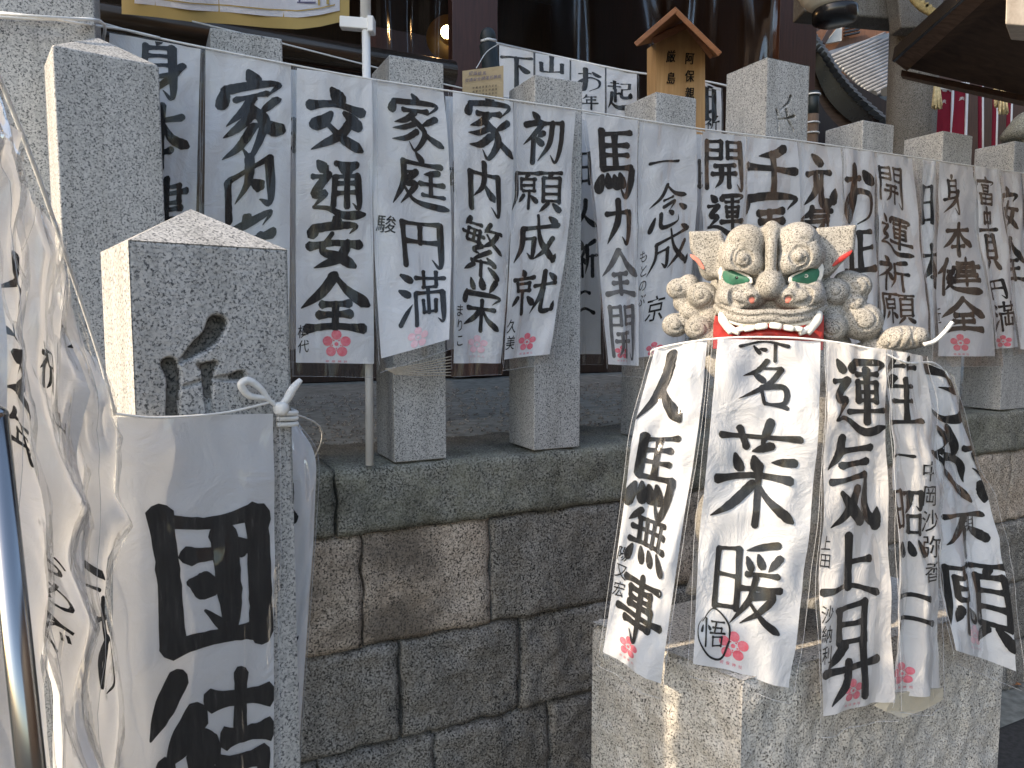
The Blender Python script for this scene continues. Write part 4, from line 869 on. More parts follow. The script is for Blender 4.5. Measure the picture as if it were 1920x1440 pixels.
# wooden gabled sign
sg = thing('wooden_sign', 'light wooden shrine sign with small gabled roof and two columns of characters', 'sign', (*P(1276, 200, 2.62)[:2], ZB))
face = [(1230, 300), (1230, 80), (1287, 52), (1322, 100), (1322, 300)]
fr = [P(x, y, 2.62) for x, y in face]; bk = [p + np.array([-.02, .06, 0]) for p in fr]; n5 = 5
mesh('board', fr + bk, [(4, 3, 2, 1, 0), (5, 6, 7, 8, 9)] + [(k, (k + 1) % 5, 5 + (k + 1) % 5, 5 + k) for k in range(5)], M['signwood'], sg, False)
legz = P(1308, 250, 2.62)[2]
MB().tube([P(1308, 290, 2.65), (*P(1308, 290, 2.65)[:2], ZB - .012)], .03, 4).build('leg', M['signwood'], sg)
def slab(name, q, th, mat, par):
    q = [np.asarray(p) for p in q]; nn = np.cross(q[1] - q[0], q[3] - q[0]); nn /= np.linalg.norm(nn)
    if nn[2] > 0: nn = -nn
    v = q + [p + nn * th for p in q]
    return bev(mesh(name, v, [(0, 1, 2, 3), (7, 6, 5, 4), (0, 4, 5, 1), (1, 5, 6, 2), (2, 6, 7, 3), (3, 7, 4, 0)], mat, par, False), .002, 1)
slab('roof_board', [P(1266, 12, 2.40), P(1354, 98, 2.40), P(1338, 104, 2.78), P(1291, 38, 2.78)], .016, M['signroof'], sg)
slab('roof_board', [P(1188, 80, 2.40), P(1264, 14, 2.40), P(1288, 40, 2.78), P(1224, 72, 2.78)], .016, M['signroof'], sg)
slab('gable_board', [P(1220, 70, 2.56), P(1287, 38, 2.56), P(1289, 52, 2.57), P(1224, 82, 2.57)], .014, M['signroof'], sg)
slab('gable_board', [P(1287, 38, 2.56), P(1342, 100, 2.56), P(1334, 109, 2.57), P(1289, 52, 2.57)], .014, M['signroof'], sg)
ss = Strip([P(1230, 60, 2.617), P(1230, 300, 2.617)], [P(1322, 60, 2.617), P(1322, 300, 2.617)], 0, 1)
for ch, x, y in (('厳', 1258, 106), ('島', 1258, 147), ('阿', 1293, 110), ('保', 1293, 143), ('親', 1293, 175), ('王', 1293, 207)):
    for dx in (0, .7): put_small(ss, ch, (x - 10 + dx, y - 13, x + 9 + dx, y + 13), sg, M['ink'], .0016 + dx * .0003)

# ------------------------------------------------------------------ torii, lantern, far roof
tor = thing('stone_torii', 'grey granite torii with round leaning column and cross beam', 'torii', (*P(1705, 300, 5)[:2], ZB))
ca = P(1703, 340, 5.0); cb = P(1722, -80, 5.0); ca[2] = ZB - .012
MB().tube([ca, ca + (cb - ca) * .33, ca + (cb - ca) * .66, cb + (cb - ca) * .4], [.143, .146, .15, .155], 28).build('column', M['torii'], tor, True)
a = P(1585, 38, 4.9); b = P(1699, 56, 5.05); bm = MB().box(a + np.array([-.3, -.09, .02]), b - a + np.array([.3, 0, 0]), (0, .2, 0), (0, 0, .42)); bev(bm.build('cross_beam', M['torii'], tor), .015)
bm = MB().box(P(1676, -60, 4.75), P(1730, -60, 4.75) - P(1676, -60, 4.75), P(1690, 52, 4.75) - P(1676, -60, 4.75), (0, .14, 0)); bev(bm.build('wedge_block', M['torii'], tor), .012)
rp = []
pts = catmull([P(1700, -30, 4.6), P(1722, 4, 4.6), P(1748, 22, 4.6), P(1775, 42, 4.6), P(1800, 50, 4.6)], 14)
for k in range(3):
    q = [p + .017 * np.array([math.cos(i * .55 + k * 2.09), 0, math.sin(i * .55 + k * 2.09)]) for i, p in enumerate(pts)]; rp.append(q)
mb = MB()
for q in rp: mb.tube(q, .017, 6)
mb.build('straw_rope', M['straw_rope'], None, True, label='thick twisted golden straw rope hanging beside the stone torii', cat='rope')
lan = thing('hanging_lantern', 'round cream paper lantern with black lacquer base under the torii beam', 'lantern', P(1560, 48, 4.0))
lc = P(1561, -55, 4.0); vs = []; fs = []; nr, ns = 40, 32
for j in range(nr + 1):
    a = -math.pi / 2 * .86 + math.pi * .86 * j / nr; r = .19 * math.cos(a) ** .8 * (1 + .022 * math.sin(j * 2.2))
    for k in range(ns): th = 6.2832 * k / ns; vs.append(lc + np.array([r * math.cos(th), r * math.sin(th), .205 * math.sin(a)]))
fs = [(j * ns + k, j * ns + (k + 1) % ns, (j + 1) * ns + (k + 1) % ns, (j + 1) * ns + k) for j in range(nr) for k in range(ns)]
mesh('paper_body', vs, fs, M['lantern'], lan)
l0 = P(1566, 17, 4.0); l1 = P(1566, 44, 4.0)
MB().tube([l0, l0 + (l1 - l0) * .1, l0 + (l1 - l0) * .8, l1], [.108, .112, .112, .085], 28).build('base_ring', M['black'], lan, True)
MB().tube([lc + np.array([0, 0, .19]), lc + np.array([0, 0, .24])], .09, 24).build('top_ring', M['black'], lan, True)
MB().tube([lc + np.array([0, 0, .24]), lc + np.array([0, 0, 1.2])], .006, 6).build('hanging_wire', M['black'], lan, True)
far = thing('tiled_hall', 'far temple hall with grey tiled roof, brown gable and curved eave', 'building', P(1600, 300, 9))
def poly(name, pts, mat, par, th=.05):
    q = [np.asarray(p) for p in pts]; m = len(q); v = q + [p + np.array([0, th, 0]) for p in q]
    return mesh(name, v, [tuple(range(m)), tuple(range(2 * m - 1, m - 1, -1))] + [(k, (k + 1) % m, m + (k + 1) % m, m + k) for k in range(m)], mat, par, False)
poly('gable_wall', [P(1530, 150, 9.9), P(1530, 60, 9.9), P(1612, 10, 9.9), P(1720, 40, 9.9), P(1720, 120, 9.9)], M['gablewood'], far)
poly('plaster_panel', [P(1546, 82, 9.8), P(1572, 50, 9.8), P(1579, 50, 9.8), P(1578, 76, 9.8)], M['plaster'], far)
poly('diagonal_strut', [P(1540, 78, 9.75), P(1560, 44, 9.75), P(1570, 44, 9.75), P(1548, 82, 9.75)], M['darkwood'], far)
for k in range(3): poly('vent_slat', [P(1584, 52 + k * 6, 9.8), P(1613, 46 + k * 6, 9.8), P(1613, 49 + k * 6, 9.8), P(1584, 55 + k * 6, 9.8)], M['black'], far)
poly('barge_board', [P(1552, 96, 9.3), P(1682, 57, 9.9), P(1682, 67, 9.9), P(1560, 106, 9.3)], M['tile'], far, .1)
poly('roof_slope', [P(1552, 104, 9.2), P(1700, 58, 10.4), P(1700, 185, 9.6), P(1640, 184, 8.6)], M['tiledark'], far, .04)
for k in range(17):
    s = k / 16; a0 = np.array([1556, 107]) * (1 - s) + np.array([1636, 181]) * s; Y0 = 9.15 - .55 * s
    a = P(a0[0], a0[1], Y0 - .03); b = P(a0[0] + 130 - 60 * s, a0[1] - 56 + 22 * s, Y0 + 1.0 - .5 * s)
    MB().tube([a, b], .021, 8).build('tile_row', M['tile'], far, True)
for x, y in ((1636, 178), (1660, 172)): MB().tube([P(x, y, 8.4), P(x, y, 8.5)], .048, 20).build('round_tile_end', M['tiledark'], far, False)
poly('eave_edge', [P(1628, 186, 8.5), P(1690, 172, 8.8), P(1690, 200, 8.8), P(1640, 204, 8.5)], M['tiledark'], far)
ev = catmull([(1524, 62), (1548, 96), (1580, 145), (1620, 188), (1672, 232)], 5)
for k in range(len(ev) - 1):
    x, y = ev[k]; x2, y2 = ev[k + 1]; a = P(x - 2, y, 7.2)
    MB().box(a, P(x2 + 5, y2 + 1, 7.2) - a, (0, .25, 0), P(x, y - 4.5, 7.2) - P(x, y, 7.2)).build('eave_tile', M['tile'], far)
low = [(p[0] - 4 - 22 * math.sin(math.pi * min(1, i / 20)), p[1] + 26 + 18 * math.sin(i * .12)) for i, p in enumerate(ev)]
n_ = len(ev); vs = [P(p[0], p[1] + 3, 7.3) for p in ev] + [P(p[0], p[1], 7.35) for p in low]
mesh('curved_bargeboard', vs, [(i, i + 1, n_ + i + 1, n_ + i) for i in range(n_ - 1)], M['black'], far, True)
low2 = [(p[0] - 6, p[1] + 22) for p in low]; vs = [P(p[0], p[1], 7.4) for p in low] + [P(p[0], p[1], 7.4) for p in low2]
mesh('curved_beam', vs, [(i, i + 1, n_ + i + 1, n_ + i) for i in range(n_ - 1)], M['eavewood'], far, True)
poly('hall_wall', [P(1500, 320, 8.0), P(1500, 100, 8.0), P(1590, 150, 8.0), P(1700, 210, 8.0), P(1700, 320, 8.0)], M['darkwood'], far, .2)
poly('rear_wall', [P(1500, 500, 12), P(1500, -500, 12), P(2700, -500, 12), P(2700, 500, 12)], M['darkwood'], far, .2)
# near roof at the top right
nr_ = thing('notice_shelter', 'near wooden shelter roof with weathered edge board at the top right', 'shelter', (*P(1900, 200, 2.2)[:2], ZB))
A0 = P(1692, 126, 2.75); B0 = P(1872, -25, 2.15); C0 = P(2150, 235, 2.6); D0 = P(2200, -120, 2.0)
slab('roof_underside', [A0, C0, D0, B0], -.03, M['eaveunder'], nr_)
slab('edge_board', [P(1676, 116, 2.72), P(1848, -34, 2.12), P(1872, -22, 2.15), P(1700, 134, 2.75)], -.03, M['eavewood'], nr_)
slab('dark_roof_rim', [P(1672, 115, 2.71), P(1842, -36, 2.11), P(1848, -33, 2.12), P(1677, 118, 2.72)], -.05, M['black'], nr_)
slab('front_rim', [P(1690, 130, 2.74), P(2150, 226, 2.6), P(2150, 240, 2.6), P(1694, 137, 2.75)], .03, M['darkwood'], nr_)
a = P(1887, -20, 2.0); bev(MB().box(a, P(1960, -14, 2.0) - a, (.12, .16, .02), P(1885, 46, 2.0) - a).build('rafter_end', M['endgrain'], nr_), .004)
MB().tube([P(2130, 200, 2.4), (*P(2130, 200, 2.4)[:2], ZB - .012)], .05, 12).build('shelter_post', M['eavewood'], nr_, True)
# red banners, straw tassels, stone lantern
def red_banner(x0, x1, y0, y1, Y, lab, deco=True):
    t = thing('red_banner', lab, 'banner', (*P((x0 + x1) / 2, y1, Y)[:2], ZB), 'red banners under the shelter roof')
    s = Strip([P(x0, y0, Y), P(x0 - 3, (y0 + y1) / 2, Y), P(x0 - 5, y1, Y)], [P(x1, y0 + 3, Y + .05), P(x1, (y0 + y1) / 2, Y), P(x1 - 3, y1, Y)], .012, int(x0), 1.2)
    v, f = s.grid(10, 24); mesh('cloth', v, f, M['red'], t)
    MB().tube([P(x0 - 2, y0 - 3, Y), P(x1 + 3, y0, Y)], .009, 6).build('hanging_rod', M['whiteplastic'], t, True)
    MB().tube([P(x1 + 1, y0 - 14, Y), (*P(x1 + 1, y1, Y)[:2], ZB - .012)], .011, 8).build('pole', M['whiteplastic'], t, True)
    for q in (.1, .55, .9):
        p = s.pos(q, 0)[0]; MB().box(p - [.018, .008, .01], (.036, 0, 0), (0, .01, 0), (0, 0, .05)).build('loop', M['whiteplastic'], t)
    if deco:
        xm = (x0 + x1) / 2; r = (x1 - x0) * .30
        V = []; Fc = []
        for k in range(5):
            a = 6.283 * k / 5 - 1.57; c0_ = (math.cos(a) * .5, math.sin(a) * .5)
            for m in range(12):
                b1, b2 = 6.283 * m / 12, 6.283 * (m + 1) / 12; bb = len(V)
                for bq, rr in ((b1, .33), (b2, .33), (b2, .25), (b1, .25)): V.append((c0_[0] + rr * math.cos(bq), c0_[1] + rr * math.sin(bq), 0))
                Fc.append((bb, bb + 1, bb + 2, bb + 3))
        V = np.array(V); V = np.stack([V[:, 0] * .5 + .5, V[:, 1] * .5 + .5, V[:, 2]], 1)
        rr = s.rect((xm - r - 2, (y0 + y1) / 2 - 4 + 14 - r * 2, xm + r, (y0 + y1) / 2 + 14 + r * 2)); put2d(s, V, Fc, rr, 1, 1, 'plum_crest', M['whitepaint'], t, .004)
        put_small(s, '奉', (xm - 4, y0 + 18, xm + 6, y0 + 30), t, M['whitepaint'], .004)
red_banner(1740, 1749, 168, 330, 7.0, 'narrow red banner partly hidden by the torii column', False)
red_banner(1752, 1786, 168, 335, 6.6, 'wide red banner with white plum crest behind the straw tassel')
red_banner(1789, 1813, 163, 345, 6.2, 'red banner with white plum crest, right of the wide red one')
for x, y0, y1, lab in ((1838, 162, 330, 'thin faded red and white striped banner pole in the dark gap'), (1866, 168, 330, 'leaning faded red pole next to the right-hand straw tassel'), (1893, 172, 300, 'short red strip just left of the stone lantern cap')):
    t = thing('red_pole', lab, 'banner pole', (*P(x, 300, 6.4)[:2], ZB)); p0 = P(x - 4 if x > 1850 else x, y1, 6.4); p1 = P(x, y0, 6.4)
    MB().tube([p0 * [1, 1, 0] + [0, 0, ZB - .012], p0, p1], .018, 8).build('pole', M['red'], t, True)
    MB().tube([p0 + [.012, -.012, 0], p1 + [.012, -.012, 0]], .010, 8).build('white_edge', M['whiteplastic'], t, True)
def tassel(x, y0, y1, Y, w, lab):
    mb = MB(); r = random.Random(int(x))
    for k in range(46):
        a = r.uniform(-1, 1); b = r.uniform(-1, 1)
        mb.tube([P(x + a * 3, y0, Y + b * .02), P(x + a * w * .7, (y0 + y1) / 2, Y + b * .04), P(x + a * w + r.uniform(-1, 1), y1 + r.uniform(-8, 2), Y + b * .06)], .006, 4)
    mb.build('straw_tassel', M['straw'], None, True, label=lab, cat='straw tassel', group='straw tassels under the shelter roof')
tassel(1757, 148, 204, 4.6, 9, 'pale straw tassel hanging over the red banners'); tassel(1881, 166, 213, 4.4, 9, 'pale straw tassel left of the stone lantern cap')
tassel(1868, 166, 200, 4.5, 3, 'thin wisp of straw between the red poles')
sl_ = thing('stone_lantern', 'grey stone lantern roof showing at the right edge behind the fence', 'stone lantern', (*P(1925, 300, 4.0)[:2], ZB))
lc = P(1928, 238, 4.0)
rz = lambda y: P(1928, y, 4.0)[2]
MB().tube([(lc[0], lc[1], rz(y)) for y in (210, 214, 222, 236, 250, 256, 264)], [.03, .05, .072, .098, .125, .125, .11], 24).build('cap', M['coping'], sl_, True)
MB().tube([(lc[0], lc[1], rz(264)), (lc[0], lc[1], rz(330))], .075, 6).build('light_box', M['coping'], sl_)
MB().tube([(lc[0], lc[1], rz(330)), (lc[0], lc[1], ZB - .012)], .06, 16).build('stem', M['coping'], sl_, True)
# unseen dark hall added right of the picture to dim sleeve reflections
rh = thing('added_dimming_hall', 'dark timber hall standing to the right beyond the picture', 'building', (11, -1, 0))
bev(MB().box((8.5, -9, 0), (5, 0, 0), (0, 15.5, 0), (0, 0, 6.5)).build('wall', M['darkwood'], rh), .02)
bev(MB().box((7.7, -9.6, 6.501), (6.6, 0, 0), (0, 16.7, 0), (0, 0, .3)).build('roof', M['tiledark'], rh), .02)
for k in range(6): bev(MB().box((8.44, -8.5 + k * 2.6, .0), (.055, 0, 0), (0, .2, 0), (0, 0, 6.4)).build('wall_post', M['eavewood'], rh), .01)
# unseen house added left of the picture to block sun from the fence
hs = thing('added_shade_house', 'grey rendered two storey house standing left of the shrine wall', 'house', (-6, 3, 0))
bev(MB().box((-8.5, .10, 0), (4.3, 0, 0), (0, 5.3, 0), (0, 0, 7.3)).build('wall', M['shadehouse'], hs), .02)
bev(MB().box((-8.8, .03, 7.301), (4.7, 0, 0), (0, 5.6, 0), (0, 0, .22)).build('roof', M['tile'], hs), .02)
for y, z in ((1.0, 1.0), (3.4, 1.0), (1.0, 3.4), (3.4, 3.4)):
    fmw = MB().box((-4.2, y, z), (.05, 0, 0), (0, 1.2, 0), (0, 0, 1.1)).build('window', M['whiteplastic'], hs); MB().box((-4.149, y + .07, z + .07), (.006, 0, 0), (0, 1.06, 0), (0, 0, .96)).build('pane', M['black'], fmw)
# ------------------------------------------------------------------ stone lion and its pedestal
LC = P(1440, 570, 1.20); LFW = np.array([-LC[0], -LC[1], 0]); LFW /= np.linalg.norm(LFW); LRT = np.array([-LFW[1], LFW[0], 0]); LS = .000818
def LP(v):       # picture-sized units (x, depth, z) -> place
    v = np.asarray(v, float).reshape(-1, 3)
    return LC + (v[:, :1] * LRT + v[:, 1:2] * LFW) * LS + np.stack([0 * v[:, 0], 0 * v[:, 0], v[:, 2]], 1) * LS
X = lambda px: px - 1440.0
Z = lambda py: 570.0 - py
fl = Field((-238, -215, -120), (238, 85, 178), 2.3)
E = lambda px, d, py, rx, rd, rz, k=6, carve=False, rot=0: fl.ell((X(px), d, Z(py)), (rx, rd, rz), k, carve, rot)
def CH(pts, r, k=3, carve=False): fl.chain([(X(a), d, Z(b)) for a, d, b in pts], r, k, carve)
# skull and face
E(1440, -95, 505, 100, 95, 92, 4)
E(1440, -60, 560, 102, 76, 70, 12); E(1440, -90, 600, 96, 80, 60, 10)
fl.prism([(X(x), Z(y)) for x, y in ((1340, 560), (1350, 450), (1380, 432), (1500, 432), (1532, 450), (1542, 560), (1540, 640), (1338, 640))], -120, -2, 16, 8)
# brows
for sx in (-1, 1):
    cx = 1443 + sx * 48
    E(cx, -6, 452, 40, 34, 40, 5); E(cx + sx * 6, 4, 478, 40, 28, 34, 6); E(cx - sx * 12, 8, 493, 25, 25, 24, 6); E(cx + sx * 8, 4, 492, 32, 24, 20, 6)
    E(cx + sx * 34, -22, 476, 18, 24, 32, 6)
    # spiral on the brow
    sc = (cx + sx * 1.5 - (2 if sx < 0 else -1), 481); pts = []
    for i in range(30):
        a = i / 29 * 2 * math.pi * 1.22 + (.3 if sx > 0 else math.pi - .3); r = 11 + 10 * i / 29
        q = (sc[0] + r * math.cos(a) * (1 if sx > 0 else 1), sc[1] - r * math.sin(a) * (1 if sx < 0 else 1) * -1)
        dx, dz = q[0] - (cx + sx * 2), q[1] - 476
        pts.append((q[0], 4 + 27 * math.sqrt(max(.1, 1 - (dx / 42) ** 2 - (dz / 36) ** 2)) + .5, q[1]))
    fl.chain([(X(a), d, Z(b)) for a, d, b in pts], [2.6, 4.2, 4.0, 2.8], 1.4, True, 2)
    E(sc[0], 31, sc[1], 7.5, 5, 7.5, 2)
    CH([(cx + sx * 36, 6, 430), (cx + sx * 26, 22, 450), (cx + sx * 6, 27, 447)], 2.2, 2, True)
    CH([(cx + sx * 30, 8, 418), (cx + sx * 36, 12, 444), (cx + sx * 20, 24, 456)], [1.0, 2.2, 1.5], 2, True)
# ridge between the brows and its grooves
CH([(1443, -8, 422), (1443, 14, 444), (1443, 24, 470), (1443, 26, 500)], [15, 11, 10, 10], 3); E(1443, -12, 428, 24, 26, 14, 5)
for sx in (-1, 1): CH([(1443 + sx * 16, 10, 416), (1443 + sx * 14.5, 30, 450), (1443 + sx * 13.5, 34, 480), (1443 + sx * 13, 34, 503)], [4.0, 5.0, 5.0, 3.5], 2.5, True)
# eye sockets
for sx in (-1, 1):
    fl.ell((X(1443 + sx * 60), 8, Z(520)), (36, 20, 17), 4, True, sx * .22)
# muzzle
E(1443, 22, 533, 27, 40, 28, 8); E(1443, 34, 542, 22, 30, 20, 8)
for sx in (-1, 1):
    E(1443 + sx * 52, 16, 558, 46, 34, 26, 6); E(1443 + sx * 80, -10, 560, 24, 34, 32, 8)
    E(1443 + sx * 33, 36, 555, 17, 20, 15, 4); E(1443 + sx * 42, 34, 543, 11, 13, 15, 3)
    fl.ell((X(1443 + sx * 33), 58, Z(562)), (9.5, 14, 8), 1.5, True)
    CH([(1443 + sx * 50, 40, 535), (1443 + sx * 70, 38, 548), (1443 + sx * 66, 42, 568), (1443 + sx * 48, 46, 572)], [2, 4.5, 4.5, 2], 5, True)
# upper lips: three rolls
CH([(1344, -2, 563), (1356, 18, 572), (1380, 36, 585), (1410, 48, 589), (1443, 52, 587), (1476, 48, 589), (1506, 36, 585), (1528, 18, 572), (1540, -2, 561)], 6.5, 3)
CH([(1342, -6, 576), (1358, 14, 588), (1384, 34, 598), (1412, 45, 601), (1443, 49, 597), (1474, 45, 601), (1502, 34, 598), (1526, 14, 588), (1542, -6, 575)], 8, 3)
CH([(1352, 26, 570), (1380, 45, 580.5), (1410, 56, 584), (1443, 61, 582), (1476, 56, 584), (1506, 45, 580.5), (1534, 24, 570)], 3.0, 1.5, True)
CH([(1350, 22, 578), (1380, 44, 591), (1412, 54, 595), (1443, 59, 592), (1474, 54, 595), (1506, 44, 591), (1536, 22, 578)], 3.0, 1.2, True)
# open mouth under the lip
fl.prism([(X(x), Z(y)) for x, y in ((1352, 600), (1400, 612), (1443, 606), (1486, 612), (1532, 600), (1530, 660), (1354, 660))], 4, 90, 6, 3, True)
fl.prism([(X(x), Z(y)) for x, y in ((1342, 590), (1352, 597), (1368, 630), (1368, 660), (1334, 660), (1336, 606))], -22, 60, 3, 3, True)
fl.prism([(X(x), Z(y)) for x, y in ((1540, 588), (1530, 597), (1514, 630), (1514, 660), (1546, 660), (1546, 606))], -22, 60, 3, 3, True)
# ears
fl.prism([(X(x), Z(y)) for x, y in ((1281, 418), (1346, 419), (1364, 470), (1350, 516), (1328, 514), (1298, 482), (1284, 455))], -95, -28, 9, 6)
fl.prism([(X(x), Z(y)) for x, y in ((1526, 421), (1598, 418), (1596, 466), (1566, 500), (1548, 516), (1522, 512), (1514, 470))], -95, -28, 9, 6)
E(1323, -58, 478, 24, 30, 42, 8); E(1545, -58, 476, 24, 30, 42, 8)
fl.chain([(X(1289), -27, Z(469)), (X(1302), -20, Z(478)), (X(1312), -22, Z(494))], [4, 7, 4], 2, True)
fl.chain([(X(1590), -27, Z(470)), (X(1574), -20, Z(480)), (X(1558), -24, Z(494))], [4, 7, 4], 2, True)
# mane curls
def curl(px, py, d, r, turn=1, st=0.0, sp=1.3, sq=.9):
    r *= 1.1
    fl.ell((X(px), d, Z(py)), (r, r * .95, r * sq), 3)
    pts = []
    for i in range(22):
        a = st + turn * i / 21 * 2 * math.pi * sp; q = r * (.16 + .66 * i / 21); dx, dz = q * math.cos(a), q * math.sin(a) * sq
        pts.append((X(px) + dx, d + math.sqrt(max(1, r * r - q * q)) * .95 + .6, Z(py) + dz))
    fl.chain(pts, [1.8, 3.0, 3.4, 2.6], 1.2, True, 2)
curl(1256, 534, -84, 23, 1, 2.2); E(1278, -88, 530, 24, 24, 27, 5); curl(1309, 550, -58, 29, -1, .5); E(1268, -96, 562, 24, 24, 24, 6)
E(1290, -80, 584, 30, 28, 22, 6)
curl(1252, 612, -80, 26, 1, 1.0); curl(1275, 604, -84, 22, -1, 2.0, 1.0); curl(1303, 618, -52, 26, -1, .3); E(1326, -70, 592, 22, 28, 34, 6); E(1325, -58, 640, 26, 24, 30, 5)
curl(1562, 546, -58, 28, 1, 2.6); curl(1606, 534, -76, 26, -1, .6); E(1590, -86, 520, 26, 24, 18, 5); E(1606, -84, 556, 22, 24, 20, 5); curl(1600, 570, -66, 21, 1, .2, 1.0)
E(1560, -66, 590, 26, 26, 20, 6); curl(1564, 616, -48, 24, -1, 2.6, 1.0, 1.05); curl(1616, 604, -78, 38, 1, 2.2, 1.0); E(1632, -92, 622, 24, 24, 28, 6); E(1545, -70, 560, 18, 28, 50, 6)
E(1440, -140, 560, 130, 72, 110, 10)
E(1440, -120, 650, 165, 80, 50, 12)
v, f = fl.nets(); LV = LP(v)
lion = thing('guardian_lion', 'small stone guardian lion with green eyes, red mouth and curly mane on the pedestal', 'statue', LP([(0, -110, Z(1165))])[0])
mesh('head', LV, f.tolist(), M['lion'], lion, True)
# body, chest and legs
fb = Field((-230, -330, -625), (330, 60, -70), 4.5)
BX = 22
def EB(px, d, py, rx, rd, rz, k=14, carve=False): fb.ell((X(px) + BX, d, Z(py)), (rx, rd, rz), k, carve)
EB(1440, -160, 760, 98, 90, 170); EB(1440, -220, 900, 108, 100, 210); EB(1440, -110, 690, 150, 80, 70)
for sx in (-1, 1):
    fb.cap((X(1440 + sx * 76) + BX, -120, Z(760)), (X(1440 + sx * 80) + BX, -80, Z(1090)), 42, 32, 14); EB(1440 + sx * 80, -56, 1128, 40, 52, 34); EB(1440 + sx * 110, -200, 1070, 60, 100, 90)
    for k in (-1, 0, 1): fb.cap((X(1440 + sx * 80 + k * 20) + BX, -30, Z(1122)), (X(1440 + sx * 80 + k * 22) + BX, -12, Z(1142)), 13, 12, 4)
fb.cap((X(1560), -120, Z(720)), (X(1676), -78, Z(650)), 46, 26, 12)
fb.prism([(X(1300), Z(1150)), (X(1580), Z(1150)), (X(1590), Z(1172)), (X(1290), Z(1172))], -300, 20, 6, 6)
v, f = fb.nets(); mesh('body', LP(v), f.tolist(), M['lion'], lion, True)
# raised paw
fp = Field((200, -150, -100), (310, 10, -30), 2.2)
fp.ell((X(1694), -70, Z(636)), (44, 36, 24), 4, rot=0); fp.ell((X(1676), -70, Z(645)), (30, 30, 17), 6); fp.ell((X(1718), -66, Z(634)), (19, 27, 19), 3)
for q in (1668, 1684, 1700): fp.chain([(X(q) + 3, -54, Z(615)), (X(q) + 4, -38, Z(624)), (X(q), -34, Z(638)), (X(q) - 4, -46, Z(653))], 3.0, 1.2, True)
fp.chain([(X(1712), -58, Z(614)), (X(1706), -40, Z(624)), (X(1706), -37, Z(640)), (X(1712), -46, Z(653))], 3.6, 1.2, True)
v, f = fp.nets(); mesh('raised_paw', LP(v), f.tolist(), M['lion'], lion, True)
# painted pieces
def plate(name, pts, d0, dome, mat, th=6, sm=2, tilt=(0, 0)):
    p = np.array([(X(a), Z(b)) for a, b in pts])
    for _ in range(sm):
        q = []
        for i in range(len(p)): a, b = p[i], p[(i + 1) % len(p)]; q += [a * .8 + b * .2, a * .2 + b * .8]
        p = np.array(q)
    c = p.mean(0); rings = [1, .93, .75, .5, .25]; vs = []; fs = []; n = len(p)
    dep = lambda q: d0 + tilt[0] * (q[0] - c[0]) + tilt[1] * (q[1] - c[1])
    for q in p: vs.append((q[0], dep(q) - th, q[1]))
    for r in rings:
        for q in p: w = c + (q - c) * r; vs.append((w[0], dep(w) + dome * (1 - r * r), w[1]))
    vs.append((c[0], d0 + dome, c[1]))
    for k in range(len(rings)):
        for i in range(n): j = (i + 1) % n; fs.append((k * n + i, k * n + j, (k + 1) * n + j, (k + 1) * n + i))
    k = len(rings)
    for i in range(n): fs.append((k * n + i, k * n + (i + 1) % n, len(vs) - 1))
    return mesh(name, LP(vs), fs, M[mat], lion, True)
plate('eye_rim', [(1343, 502), (1352, 487), (1366, 492), (1380, 503), (1409, 517), (1411, 531), (1390, 533), (1360, 541), (1346, 522)], 1, 3, 'whitepaint', 12, 1, (.35, 0))
plate('eye', [(1356, 497), (1366, 500), (1380, 507), (1404, 519), (1404.5, 527), (1388, 530), (1361, 534), (1351, 513)], 4.2, 4, 'greenpaint', 4, 1, (.35, 0))
plate('eye_rim', [(1541, 500), (1533, 485), (1519, 491), (1506, 503), (1477, 517), (1475, 531), (1494, 533), (1525, 541), (1539, 520)], 1, 3, 'whitepaint', 12, 1, (-.35, 0))
plate('eye', [(1526, 494), (1518, 498), (1507, 507), (1483, 518), (1482, 527), (1499, 530), (1524, 534), (1534, 512)], 4.2, 4, 'greenpaint', 4, 1, (-.35, 0))
ring = lambda cx, cy, r, d: [LP([(X(cx) + r * math.cos(a), d, Z(cy) + r * .8 * math.sin(a))])[0] for a in np.linspace(0, 6.2832, 17)]
v, f = superell(LP([(X(1382), 8, Z(518))])[0], (.0036, .002, .003), 1, 12, 8, LRT, LFW); mesh('pupil', v, f, M['black'], lion)
MB().tube(ring(1381.5, 518, 5, 8.6), .0009, 6).build('pupil_ring', M['greenpaint'], lion, True)
MB().tube(ring(1508, 517, 3.2, 8.6), .0007, 6).build('pupil_ring', M['whitepaint'], lion, True)
for x, y, r, d in ((1410, 562, 8.5, 44), (1476, 562, 8.5, 44)):
    v, f = superell(LP([(X(x), d, Z(y))])[0], (r * LS, 4 * LS, r * .95 * LS), 1, 14, 8, LRT, LFW); mesh('nostril', v, f, M['pinkpaint'], lion)
for pts, dd, col in (([(1284, 466), (1292, 468), (1304, 476), (1314, 492), (1315, 498), (1309, 496), (1298, 482), (1288, 474)], -26, 'pinkpaint'), ([(1592, 467), (1584, 470), (1570, 478), (1558, 491), (1556, 498), (1562, 496), (1576, 486), (1588, 476)], -26, 'redpaint')):
    plate('ear_lining', pts, dd, 1, col, 5, 1)
